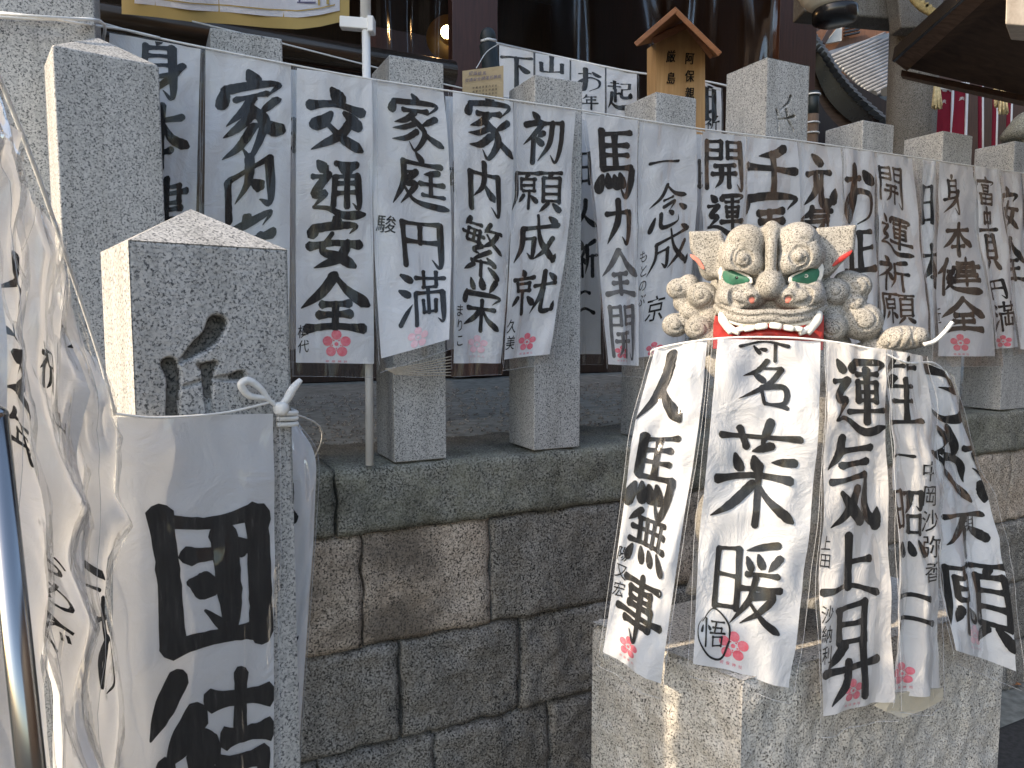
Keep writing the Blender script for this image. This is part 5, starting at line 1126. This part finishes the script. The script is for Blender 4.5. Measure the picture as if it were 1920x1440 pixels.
# teeth
for x, y, w, h, d, rz in ((1390, 619, 8, 5.5, 37, .25), (1407, 617.5, 11, 6, 43, .2), (1429, 613.5, 12, 6.5, 48, .14), (1455, 612.5, 12, 6.5, 49, -.14), (1478, 616.5, 11, 6, 44, -.2), (1496, 618.5, 9, 5.5, 38, -.25)):
    v, f = superell((0, 0, 0), (w, 7, h), .55, 16, 10); v = np.array(v); ca, sa = math.cos(rz), math.sin(rz)
    v = np.stack([v[:, 0] * ca - v[:, 2] * sa + X(x), v[:, 1] + d, v[:, 0] * sa + v[:, 2] * ca + Z(y)], 1); mesh('tooth', LP(v), f, M['whitepaint'], lion)
CHT = lambda name, pts, rr, mat: MB().tube([LP([(X(a), d, Z(b))])[0] for a, d, b in catmull(pts, 6)], rr, 10).build(name, M[mat], lion, True)
gum = [(1362, 14, 598), (1384, 30, 607), (1412, 40, 608), (1443, 45, 603), (1474, 40, 608), (1502, 30, 607), (1524, 14, 598)]
n_ = len(catmull(gum, 6)); CHT('gum', gum, [5.5 * LS] * n_, 'whitepaint')
for sx in (-1, 1):
    q = [(1443 + sx * 88, 12, 588), (1443 + sx * 86, 20, 600), (1443 + sx * 78, 25, 614), (1443 + sx * 69, 29, 627)]
    n_ = len(catmull(q, 6)); CHT('fang', q, [LS * (10.5 - 6 * abs(i / n_ - .35)) for i in range(n_)], 'whitepaint')
    q = [(1443 + sx * 80, 22, 610), (1443 + sx * 66, 31, 621), (1443 + sx * 54, 35, 626)]; n_ = len(catmull(q, 6)); CHT('tusk', q, [LS * 6.5] * n_, 'whitepaint')
plate('mouth_lining', [(1370, 604), (1443, 600), (1514, 604), (1520, 660), (1366, 660)], 8, 1, 'redpaint', 8, 1)
plate('cheek_lining', [(1339, 592), (1349, 597), (1360, 622), (1374, 634), (1374, 660), (1336, 660), (1336, 610)], -10, 1, 'redpaint', 20, 0)
plate('cheek_lining', [(1543, 592), (1533, 597), (1522, 622), (1508, 634), (1508, 660), (1544, 660), (1544, 610)], -10, 1, 'redpaint', 20, 0)
CHT('lower_lip', [(1386, 22, 636), (1414, 30, 630), (1443, 34, 627), (1472, 30, 630), (1500, 22, 636)], [LS * 7] * 25, 'redpaint')
# pedestal: two rough courses of granite turned a corner towards us
ped = thing('lion_pedestal', 'rough pale granite pedestal block under the stone lion', 'pedestal', (*P(1480, 1400, 1.2)[:2], 0))
K = P(1392, 1300, 1.03); Lk = P(1110, 1300, 1.24); Rk = P(1878, 1300, 1.32); zt = float(P(1115, 1166, 1.24)[2])
dL = (K - Lk)[:2]; wL = np.linalg.norm(dL); dL /= wL; nL = np.array([-dL[1], dL[0]])
dR = (Rk - K)[:2]; wR = np.linalg.norm(dR); dR /= wR; nR = np.array([-dR[1], dR[0]])
def roughface(A, d, n, w, z0, z1, seed, wrapL, wrapR):
    st = .006; nx = int(w / st); nz = int((z1 - z0) / st); vs = []
    for j in range(nz + 1):
        for i in range(nx + 1):
            t = w * i / nx; z = z0 + (z1 - z0) * j / nz; p = np.array([*(A + d * t), z])
            h = .009 * mnoise.noise((p[0] * 9, p[1] * 9, z * 9)) + .006 * mnoise.noise((p[0] * 26, p[1] * 26, z * 26)) + .0028 * mnoise.noise((p[0] * 75, p[1] * 75, z * 75))
            e = min(z1 - z, t if wrapL else 9, (w - t) if wrapR else 9); r = .016 * (1 + .8 * mnoise.noise((p[0] * 30, p[1] * 30, z * 30)))
            h *= min(1, max(0, min(t, w - t, 9)) / .02 + (0 if True else 1))
            if 0 <= e < r: h -= r * (1 - math.sqrt(max(0, 1 - (1 - e / r) ** 2)))
            vs.append(p - np.array([*(n * h), 0]))
    N = nx + 1; return vs, [(j * N + i, j * N + i + 1, (j + 1) * N + i + 1, (j + 1) * N + i) for j in range(nz) for i in range(nx)]
mb = MB(); mb.add(*roughface(Lk[:2], dL, nL, wL, 0, zt, 3, 0, 0)); mb.add(*roughface(K[:2], dR, nR, wR, 0, zt, 5, 0, 0))
far_c = Rk[:2] + (Lk - K)[:2]
mb.add(*roughface(Rk[:2], -dL, nR * 0 + np.array([-(-dL)[1], (-dL)[0]]), wL, 0, zt, 7, 0, 0)); mb.add(*roughface(far_c, -dR, np.array([dR[1], -dR[0]]), wR, 0, zt, 9, 0, 0))
q = [Lk[:2], K[:2], Rk[:2], far_c]; mb.add([(*p, zt) for p in q], [(0, 1, 2, 3)])
mb.build('block', M['plinth'], ped, True)
# ------------------------------------------------------------------ ropes and strips along the fence
CF = 1.66; FG = 'calligraphy strips on the main fence rope'
rope = thing('fence_rope', 'white cord stretched in front of the fence posts holding the long row of strips', 'rope', W(1.2, CF, ZB + .9))
rpts = [F(x, y, CF - .003) for x, y in ((186, 42), (300, 72), (545, 121), (700, 149), (840, 170), (1085, 206), (1310, 241), (1500, 264), (1680, 290), (1920, 325), (2080, 345))]
cord('main_cord', rpts, .0022, M['cord'], rope)
cord('second_cord', [P(-60, 22, 1.30), P(60, 30, 1.30), F(186, 38, 1.585)], .0026, M['cord'], rope)
cord('second_cord', [P(-60, 16, 1.29), P(80, 33, 1.32), F(150, 44, 1.585), F(230, 55, CF - .01), F(300, 71, CF - .006)], .0024, M['cord'], rope)
cord('wrapped_cord', [F(-40, 30, 1.590), F(80, 36, 1.592), F(188, 40, 1.592), W(tR + .006, 1.72, float(F(188, 44, 1.592)[2])), W(tR + .006, 1.87, float(F(188, 44, 1.592)[2]))], .003, M['cord'], rope)
st = []
def fs(Lp, Rp, chars, lab, sd_, c=CF, **k):
    k.setdefault('filmamp', .0046 - .0034 * min(1, max(0, (Lp[0][0] - 850) / 500))); k.setdefault('crease', .003)
    r = make_strip(FE(Lp, c), FE(Rp, c), chars, lab, FG, seed=sd_, **k); st.append(r); return r
fs([(205, 60), (200, 330), (195, 620)], [(376, 92), (370, 300), (360, 690)], [('身', (245, 72, 348, 190)), ('本', (238, 192, 358, 318)), ('健', (238, 338, 352, 460))], 'calligraphy strip half hidden behind the tall plain pillar, leftmost on the fence', 11)
fs([(386, 93), (383, 380), (380, 690)], [(546, 121), (545, 300), (541, 690)], [('家', (405, 132, 534, 296)), ('内', (412, 292, 520, 402)), ('安', (400, 402, 520, 505)), ('全', (395, 525, 530, 640))], 'calligraphy strip 家内安全 whose lower half is hidden by the nearest carved post', 12, wt=.15)
fs([(557, 127), (555, 400), (555, 680)], [(697, 149), (700, 400), (700, 682)], [('交', (575, 168, 685, 286)), ('通', (578, 298, 686, 408)), ('安', (573, 404, 680, 505)), ('全', (562, 513, 690, 622))], 'neatly painted calligraphy strip 交通安全 with a bright pink plum stamp', 13, stamp=(631, 645, 27), small=[('槙代', (557, 607, 581, 664))], wt=.165, c=CF - .004, amp=.003)
fs([(698, 150), (700, 400), (716, 672, 1.62)], [(833, 172), (846, 430), (843, 636, 1.60)], [('家', (724, 176, 830, 284)), ('庭', (732, 288, 840, 396)), ('円', (742, 405, 840, 505)), ('満', (744, 505, 842, 612))], 'calligraphy strip 家庭円満 with bottom edge blown up over beige twine', 14, stamp=(783, 633, 20, 1), small=[('駿', (703, 402, 743, 440))], wt=.115, c=CF + .002, filmx=.05)
fs([(849, 173), (850, 400), (850, 681)], [(962, 191), (958, 450), (938, 681)], [('家', (868, 176, 962, 300)), ('内', (870, 302, 944, 402)), ('繁', (866, 415, 942, 520)), ('栄', (868, 520, 938, 622))], 'calligraphy strip 家内繁栄 with faded stamp above a long clear plastic hem', 15, stamp=(896, 646, 18, 1), small=[('まりこ', (852, 568, 870, 652))], wt=.125, c=CF - .003)
fs([(963, 192), (955, 450), (944, 674)], [(1080, 207), (1062, 450), (1029, 664)], [('初', (980, 212, 1058, 308)), ('願', (962, 318, 1052, 400)), ('成', (962, 405, 1046, 495)), ('就', (957, 505, 1040, 592))], 'leaning calligraphy strip 初願成就 with small red plum stamp', 16, stamp=(990, 641, 17), small=[('久美', (947, 597, 967, 658))], wt=.125, c=CF + .002, filmx=.06)
fs([(1100, 214), (1122, 450), (1141, 683)], [(1196, 226), (1197, 450), (1197, 686)], [('馬', (1115, 240, 1192, 370)), ('力', (1132, 372, 1190, 462))], 'calligraphy strip 馬力全開 whose lower characters turn pale grey', 17, stamp=(1164, 660, 13), wt=.15, c=CF - .003, filmx=.09)
for g, b in (('全', (1130, 468, 1194, 556)), ('開', (1143, 570, 1190, 672))): put_char(st[-1][1], g, b, st[-1][0], .14, M['ink_thin'], 3)
fs([(1198, 228), (1197, 450), (1190, 672)], [(1306, 243), (1306, 400), (1285, 660)], [('一', (1213, 285, 1278, 322)), ('念', (1215, 345, 1288, 426)), ('成', (1212, 430, 1292, 506))], 'calligraphy strip 一念 painted in thin strokes just left of the lion', 18, stamp=(1228, 655, 14), small=[('もとのぶ', (1197, 468, 1214, 576)), ('京', (1210, 552, 1246, 606))], wt=.095, c=CF + .003)
fs([(1318, 246), (1318, 430), (1318, 650)], [(1400, 256), (1400, 430), (1398, 650)], [('開', (1322, 262, 1392, 356)), ('運', (1324, 362, 1394, 442))], 'calligraphy strip 開運 directly behind the left half of the lion head', 19, wt=.15)
fs([(1402, 256), (1398, 430), (1398, 660)], [(1495, 266), (1500, 430), (1500, 660)], [('千', (1400, 275, 1494, 362)), ('軍', (1388, 364, 1494, 450))], 'boldest calligraphy strip, 千, directly above the lion forehead', 20, wt=.17, c=CF - .004)
fs([(1497, 266), (1500, 440), (1500, 660)], [(1575, 277), (1582, 440), (1585, 660)], [('元', (1502, 288, 1564, 386)), ('気', (1502, 388, 1570, 450))], 'calligraphy strip 元気 above the right ear of the lion', 21, wt=.17)
fs([(1580, 278), (1580, 440), (1590, 660)], [(1639, 286), (1643, 440), (1650, 650)], [('お', (1581, 308, 1636, 420)), ('正', (1584, 425, 1641, 515))], 'narrow calligraphy strip お正 right beside the lion ear', 22, wt=.16, c=CF - .004, amp=.006)
fs([(1643, 286), (1645, 450), (1652, 640)], [(1709, 296), (1726, 480), (1739, 625)], [('開', (1645, 312, 1694, 382)), ('運', (1645, 405, 1710, 474)), ('祈', (1645, 485, 1706, 545)), ('願', (1650, 548, 1714, 610))], 'calligraphy strip 開運祈願 with crinkled plastic above the lion paw', 23, wt=.115, amp=.005)
fs([(1729, 300), (1732, 450), (1745, 640)], [(1756, 303), (1760, 450), (1766, 640)], [('日', (1726, 340, 1752, 425)), ('本', (1732, 455, 1760, 540))], 'thin folded strip squeezed between two wider strips right of the lion', 24, c=CF + .03, wt=.15, amp=.006)
fs([(1761, 303), (1760, 450), (1762, 668)], [(1823, 312), (1846, 450), (1869, 668)], [('身', (1767, 328, 1800, 402)), ('本', (1768, 415, 1824, 478)), ('健', (1758, 485, 1838, 552)), ('全', (1766, 558, 1844, 622))], 'calligraphy strip 身本健全 with clear pink stamp behind the lion paw', 25, stamp=(1800, 643, 17), small=[('近', (1749, 575, 1769, 610))], wt=.125, filmx=.12, amp=.005)
fs([(1827, 312), (1842, 480), (1868, 655)], [(1871, 319), (1890, 480), (1914, 650)], [('富', (1826, 333, 1866, 385)), ('貴', (1838, 388, 1873, 505)), ('円', (1851, 520, 1884, 562)), ('満', (1862, 565, 1902, 622))], 'narrow strip 富貴円満 with faded stamp, near the right edge', 26, stamp=(1883, 640, 12), wt=.13, c=CF - .004, amp=.006, filmx=.1)
fs([(1873, 319), (1892, 480), (1914, 655)], [(1913, 326), (1926, 480), (1942, 655)], [('安', (1874, 350, 1908, 430)), ('全', (1884, 445, 1918, 530))], 'narrow strip 安全 at the right edge of the picture', 27, wt=.14, amp=.006, filmx=.1)
fs([(1916, 326), (1930, 480), (1946, 655)], [(1965, 333), (1985, 480), (2005, 655)], [('家', (1922, 350, 1960, 430)), ('内', (1930, 445, 1970, 530))], 'last strip of the row, cut by the right edge of the picture', 28, wt=.14, amp=.005)
# strips on a second cord behind the posts
RG = 'shaded strips hanging behind the fence posts'
cord('rear_cord', [F(360, 40, 1.88), F(1100, 212, 1.88), F(1920, 335, 1.88)], .002, M['cord'], rope)
def rs(x0, x1, y0, y1, chars, lab, sd_, sl=4): 
    make_strip(FE([(x0, y0), (x0 + sl / 2, (y0 + y1) / 2), (x0 + sl, y1)], 1.88), FE([(x1, y0 + 6), (x1 + sl / 2, (y0 + y1) / 2), (x1 + sl, y1)], 1.88), chars, lab, RG, seed=sd_, wt=.15, nu=8, nv=24)
rs(1066, 1122, 222, 664, [('日', (1082, 280, 1112, 350)), ('人', (1076, 372, 1120, 430)), ('祈', (1080, 450, 1118, 520)), ('二', (1078, 530, 1116, 600))], 'shaded strip seen in the narrow gap right of the 初願成就 strip', 41)
rs(534, 600, 130, 655, [('日', (520, 215, 560, 290))], 'shaded strip showing as a sliver between the 家内安全 and 交通安全 strips', 42)
rs(835, 880, 180, 655, [('本', (832, 300, 872, 360))], 'shaded strip showing as a sliver behind the post below the tan card', 43)
rs(1296, 1345, 250, 655, [('上', (1296, 300, 1330, 360))], 'shaded strip showing as a sliver left of the 開運 strip above the lion', 44)
# twine bundle under the blown-up strip
tw = thing('twine_bundle', 'loose strands of beige twine around the post under the blown-up strip', 'twine', F(790, 690, 1.68))
for k in range(7): cord('strand', [F(722 + k * 3, 692 + k * 1.6, 1.640), F(780, 684 + k * 3.2, 1.636), F(846, 668 + k * 6, 1.640)], .0014, M['twine'], tw, n=5)
# far row of strips
BG = 'strips on the far rope in front of the hall'
Yb = 3.0
fr_ = cord('far_rope', [P(918, 78, 2.3), P(1000, 96, Yb), P(1130, 124, Yb), P(1200, 137, Yb), P(1320, 152, Yb), P(1400, 170, Yb)], .004, M['cord'], None, 'thin cord for the far row of strips behind the fence posts', 'rope')
for x0, x1, y0, chars, lab, k in ((936, 1000, 84, [('下', (940, 100, 998, 165))], 'far strip at the left end of the back rope beside the dark stake', 51), (1004, 1068, 99, [('山', (1006, 104, 1062, 142))], 'far strip 山 partly hidden by a post top', 52),
        (1071, 1134, 113, [('お', (1083, 128, 1126, 172)), ('年', (1090, 178, 1122, 205))], 'far strip お年 between two granite post tops', 53), (1137, 1194, 127, [('起', (1140, 150, 1184, 200))], 'far strip 起 left of the wooden sign', 54),
        (1318, 1352, 154, [('自', (1320, 158, 1344, 202)), ('祈', (1320, 218, 1348, 245))], 'far strip 自 between the wooden sign and the carved post', 55)):
    make_strip([P(x0, y0, Yb), P(x0, 200, Yb), P(x0, 420, Yb)], [P(x1, y0 + 12, Yb), P(x1, 200, Yb), P(x1, 420, Yb)], chars, lab, BG, seed=k, wt=.13, nu=8, nv=24)

# ------------------------------------------------------------------ strips hanging from the lion's mouth
LG = 'strips hung across the lion'
def ls(Lp, Rp, chars, lab, sd_, **k): 
    r = make_strip(PE(Lp), PE(Rp), chars, lab, LG, seed=sd_, nu=20, nv=60, crease=.006, **k); return r
ls([(1228, 655, 1.150), (1193, 790, 1.13), (1170, 950, 1.11), (1131, 1222, 1.09)], [(1326, 637, 1.118), (1310, 800, 1.10), (1278, 1000, 1.07), (1238, 1285, 1.04)],
   [('人', (1202, 655, 1290, 798)), ('馬', (1182, 806, 1272, 968)), ('無', (1173, 960, 1253, 1066)), ('事', (1154, 1080, 1244, 1205))], 'calligraphy strip 人馬無事, leftmost of those hung on the lion', 61, stamp=(1178, 1212, 20), small=[('陽又宏', (1152, 1018, 1176, 1126))], wt=.15, filmmat='film', filmx=.05, hem=.03, amp=.005)
s2_ = ls([(1345, 635, 1.098), (1330, 800, 1.085), (1311, 1020, 1.07), (1297, 1240, 1.055)], [(1538, 640, 1.092), (1530, 850, 1.075), (1510, 1060, 1.055), (1480, 1291, 1.035)],
   [('命', (1386, 640, 1478, 676)), ('名', (1384, 676, 1486, 762)), ('菜', (1340, 782, 1498, 985)), ('暖', (1326, 1008, 1470, 1176)), ('悟', (1313, 1158, 1360, 1214))], 'widest strip 命名菜暖 with a circled character, hanging from the lion teeth', 62, stamp=(1375, 1212, 29), wt=.105, amp=.005, hem=.035, papermat='paper')
cv = Strip(PE([(1345, 635, 1.098), (1330, 800, 1.085), (1311, 1020, 1.07), (1297, 1240, 1.055)]), PE([(1538, 640, 1.092), (1530, 850, 1.075), (1510, 1060, 1.055), (1480, 1291, 1.035)]), .005, 62, 1.6, .006)
G['環'] = 's18 30 50 0 92 24 98 60|t98 60 80 98 44 98 10 70 6 40 20 22'
put_char(cv, '環', (1302, 1140, 1370, 1232), s2_[0], .045, None, 5, .0016)
ls([(1550, 640, 1.085), (1545, 850, 1.075), (1538, 1080, 1.06), (1537, 1338, 1.045)], [(1656, 655, 1.085), (1666, 850, 1.085), (1672, 1080, 1.085), (1676, 1316, 1.075)],
   [('運', (1556, 668, 1660, 815)), ('気', (1553, 820, 1650, 992)), ('上', (1543, 998, 1650, 1122)), ('昇', (1542, 1122, 1650, 1312))], 'calligraphy strip 運気上昇 right of the wide strip on the lion', 63, stamp=(1596, 1292, 22), small=[('上田', (1537, 1002, 1558, 1068)), ('沙納利', (1536, 1130, 1560, 1246))], wt=.13, filmmat='film_close', amp=.005, papermat='paper_warm')
l4 = ls([(1662, 655, 1.083), (1674, 850, 1.085), (1677, 1080, 1.083), (1680, 1313, 1.073)], [(1736, 668, 1.10), (1756, 850, 1.115), (1766, 1080, 1.12), (1769, 1296, 1.115)],
   [('笙', (1667, 672, 1726, 800)), ('一', (1672, 838, 1714, 872)), ('照', (1674, 912, 1727, 1052)), ('二', (1677, 1095, 1756, 1190))], 'narrow crinkled strip 二照二 second from the right on the lion', 64, stamp=(1698, 1266, 21), small=[('中岡沙弥香', (1722, 860, 1756, 1092))], wt=.13, filmmat='film_close', amp=.006, papermat='paper_warm')
ls([(1716, 668, 1.115), (1742, 850, 1.14), (1758, 1010, 1.15), (1776, 1212, 1.15)], [(1778, 702, 1.155), (1822, 860, 1.18), (1868, 1010, 1.19), (1890, 1252, 1.19)],
   [('ら', (1734, 680, 1802, 786)), ('弥', (1744, 805, 1840, 945)), ('不', (1765, 958, 1856, 1046)), ('願', (1766, 1050, 1882, 1202))], 'twisted strip swinging out at the far right of the lion', 65, stamp=(1826, 1190, 19, 1), small=[('明', (1808, 964, 1836, 1000))], wt=.13, filmmat='film_close', filmx=.07, amp=.008)
cb_ = PE([(1638, 1322, 1.078), (1660, 1334, 1.078), (1694, 1346, 1.079), (1732, 1332, 1.11), (1768, 1312, 1.118), (1768, 1290, 1.118), (1680, 1300, 1.08)])
mesh('folded_backing', cb_ + [q + np.array([0, .003, 0]) for q in cb_], [tuple(range(7)), tuple(range(13, 6, -1))] + [(k, (k + 1) % 7, 7 + (k + 1) % 7, 7 + k) for k in range(7)], M['paper_cream'], l4[0], False)
lr = thing('tied_cord', 'thin white cord tied across the lion mouth and round its paw', 'cord', P(1560, 660, 1.09))
cord('cord', [P(1222, 668, 1.19), P(1230, 654, 1.152), P(1330, 636, 1.116), P(1440, 632, 1.097), P(1540, 638, 1.090), P(1640, 656, 1.083), P(1700, 680, 1.085), P(1748, 680, 1.13), P(1776, 700, 1.16)], .0016, M['cord'], lr)
cord('cord_end', [P(1732, 646, 1.12), P(1752, 640, 1.12), P(1770, 624, 1.12), P(1786, 604, 1.12)], .0032, M['cord'], lr)

# ------------------------------------------------------------------ the nearest post's strip and the sheets at the left
t0, c0, w_, d_, n_2, ze = PF
def fq(x, y, off=.012): return F(x, y, c0 - off, n_2)
t1_, s1_ = make_strip([fq(220, 782), fq(214, 1000), fq(211, 1250), fq(209, 1640)], [fq(513, 776, .016), fq(515, 1000), fq(515, 1250), fq(515, 1640)],
    [('団', (268, 948, 508, 1218)), ('結', (266, 1262, 512, 1560))], 'large calligraphy strip 団結 tied on the nearest granite post', 'strips tied on the nearest post', seed=70, amp=.003, crease=.003, wt=.19, filmmat='film_sheets', filmx=.03, filmamp=.004, nu=24, nv=70, off=.0010)
kn = thing('knotted_cord', 'frayed white plastic cord knotted at the right edge of the nearest post', 'cord', fq(520, 790))
cord('cord', [fq(216, 776, .018), fq(300, 783, .018), fq(420, 774, .02), fq(515, 752, .02)], .0016, M['cord'], kn)
rz_ = lambda x, y, dx=0: fq(x, y, .02) + np.array([0, dx, 0])
MB().tube(catmull([rz_(525, 765), rz_(500, 748), rz_(468, 742), rz_(452, 722), rz_(466, 714), rz_(488, 728), rz_(505, 750), rz_(524, 768)], 8), [.0016 + .0035 * math.sin(math.pi * i / 56) for i in range(57)], 8).build('bow_loop', M['cord'], kn, True)
MB().tube(catmull([rz_(520, 768), rz_(538, 748), rz_(550, 728), rz_(564, 712)], 8), [.003 + .003 * math.sin(math.pi * i / 25) for i in range(25)], 8).build('cord_tail', M['cord'], kn, True)
v, f = superell(rz_(527, 766), (.010, .008, .009), .8, 14, 10); mesh('knot', v, f, M['cord'], kn)
for k, y in enumerate((776, 786, 797)):
    a = W(t0 + w_ - .010, c0 - .004, 0, d_, n_2)[:2]; z = float(fq(530, y)[2])
    ring_ = [W(t0 + w_ - .022, c0 - .005, z, d_, n_2), W(t0 + w_ + .003, c0 - .006, z - .001, d_, n_2), W(t0 + w_ + .006, c0 + .01, z, d_, n_2), W(t0 + w_ + .006, c0 + .06, z + .002, d_, n_2), W(t0 + w_ + .006, c0 + w_, z + .003, d_, n_2)]
    cord('wrapped_turn', ring_, .0034, M['cord'], kn)
cord('rear_cord', [W(t0 + w_ + .006, c0 + w_, float(fq(530, 780)[2]), d_, n_2), P(600, 800, 1.30), W(.33, 1.69, ZB + .02)], .0016, M['cord'], kn)
make_strip([W(t0 + w_ + .004, c0 + .10, float(P(540, 775, 1.0)[2]), d_, n_2), P(532, 1000, 1.05), P(526, 1250, 1.05), P(518, 1640, 1.04)], [P(548, 782, 1.10), P(594, 862, 1.09), P(590, 1000, 1.085), P(570, 1200, 1.08), P(548, 1640, 1.07)],
    [('人', (540, 900, 556, 1000)), ('一', (538, 1200, 556, 1240)), ('山', (532, 1290, 556, 1360))], 'grey shaded sheet curling round behind the right side of the nearest post', None, seed=71, amp=.006, wt=.14, filmmat='film', filmx=.05, filmamp=.0012, papermat='paper')

# ------------------------------------------------------------------ sloping rope at the left with its bags
LR = [(-140, -110, .62), (-40, 60, .66), (60, 300, .72), (130, 500, .78), (185, 665, .82), (216, 778, .842)]
sr = thing('sloping_rope', 'white cord sloping down from the left edge to the nearest post', 'rope', P(60, 300, .72))
cord('cord', [P(*p) for p in LR], .0022, M['cord'], sr)
SG = 'plastic covered sheets on the sloping rope'
def sheet_(Lp, Rp, chars, lab, sd_, pm='paper', **k):
    return make_strip(PE(Lp), PE(Rp), chars, lab, SG, seed=sd_, nu=34, nv=90, crease=.014, papermat=pm, filmmat=k.pop('filmmat', 'film_sheets'), filmx=k.pop('filmx', .10), filmamp=.005, **k)
sheet_([(112, 470, .77), (106, 760, .76), (98, 1080, .75), (150, 1500, .74)], [(196, 720, .82), (206, 900, .83), (208, 1150, .835), (206, 1600, .84)],
   [('一', (140, 1080, 180, 1110)), ('人', (122, 985, 186, 1075)), ('お', (176, 1120, 200, 1300))], 'creased sheet nearest to the 団結 strip on the sloping rope', 81, amp=.010, wt=.12, hem=.02)
sheet_([(52, 330, .72), (44, 700, .70), (60, 1000, .69), (120, 1560, .68)], [(128, 500, .775), (150, 800, .775), (190, 1180, .78), (212, 1640, .79)],
   [('祝', (76, 650, 102, 730)), ('山', (112, 775, 140, 806)), ('不', (132, 625, 160, 690))], 'cream sheet with おめ written on it, second from the nearest post', 82, 'paper', amp=.009, wt=.14, hem=.02, small=[('おめで', (66, 1020, 130, 1200))])
sheet_([(-60, 60, .64), (-66, 400, .62), (-60, 900, .60), (-20, 1560, .58)], [(46, 300, .71), (40, 600, .69), (62, 1000, .68), (104, 1600, .67)],
   [('人', (-6, 470, 36, 580)), ('交', (-10, 620, 46, 760)), ('年', (2, 780, 44, 870))], 'shaded wrinkled sheet at the left edge of the picture', 83, 'paper', amp=.012, wt=.12)
sheet_([(-120, -60, .60), (-128, 500, .58), (-128, 900, .56), (-110, 1560, .55)], [(-58, 30, .645), (-20, 240, .65), (0, 560, .63), (10, 1560, .60)], [('開', (-60, 300, -6, 420))], 'outermost sheet of the sloping rope, mostly beyond the left edge', 84, amp=.01)
# steel post
sp_ = thing('steel_post', 'polished steel tube standing at the lower left edge among the sheets', 'post', (*P(110, 1900, .52)[:2], 0))
a = P(-12, 780, .56); b = P(58, 1440, .53); e = a + (b - a) * ((a[2]) / (a[2] - b[2]))
MB().tube([e, b, a], .0098, 32).build('tube', M['chrome'], sp_, True)
v, f = superell(a, (.0098, .0098, .008), .9, 24, 10); mesh('end_cap', v, f, M['chrome'], sp_)
MB().tube([e, e + np.array([0, 0, .012])], .04, 24).build('foot_plate', M['chrome'], sp_, True)
# dry leaf at the foot of the pedestal
lf = P(1898, 1286, 1.9); Yg = 1.9
d = ray(1898, 1286); gp = EYE + d * (-(EYE[2] - .012) / d[2]); vs = []; fs2 = []
for i in range(9):
    q = i / 8; w = .022 * math.sin(math.pi * q) ** .7
    for k in (-1, 0, 1): vs.append(gp + np.array([(q - .5) * .075, k * w, .006 * abs(k) + .008 * math.sin(3 * q)]))
fs2 = [(i * 3 + k, i * 3 + k + 1, i * 3 + 4 + k, i * 3 + 3 + k) for i in range(8) for k in (0, 1)]
mesh('dry_leaf', vs, fs2, M['leaf'], None, True, label='dry orange leaf on the dark ground right of the pedestal', cat='leaf')
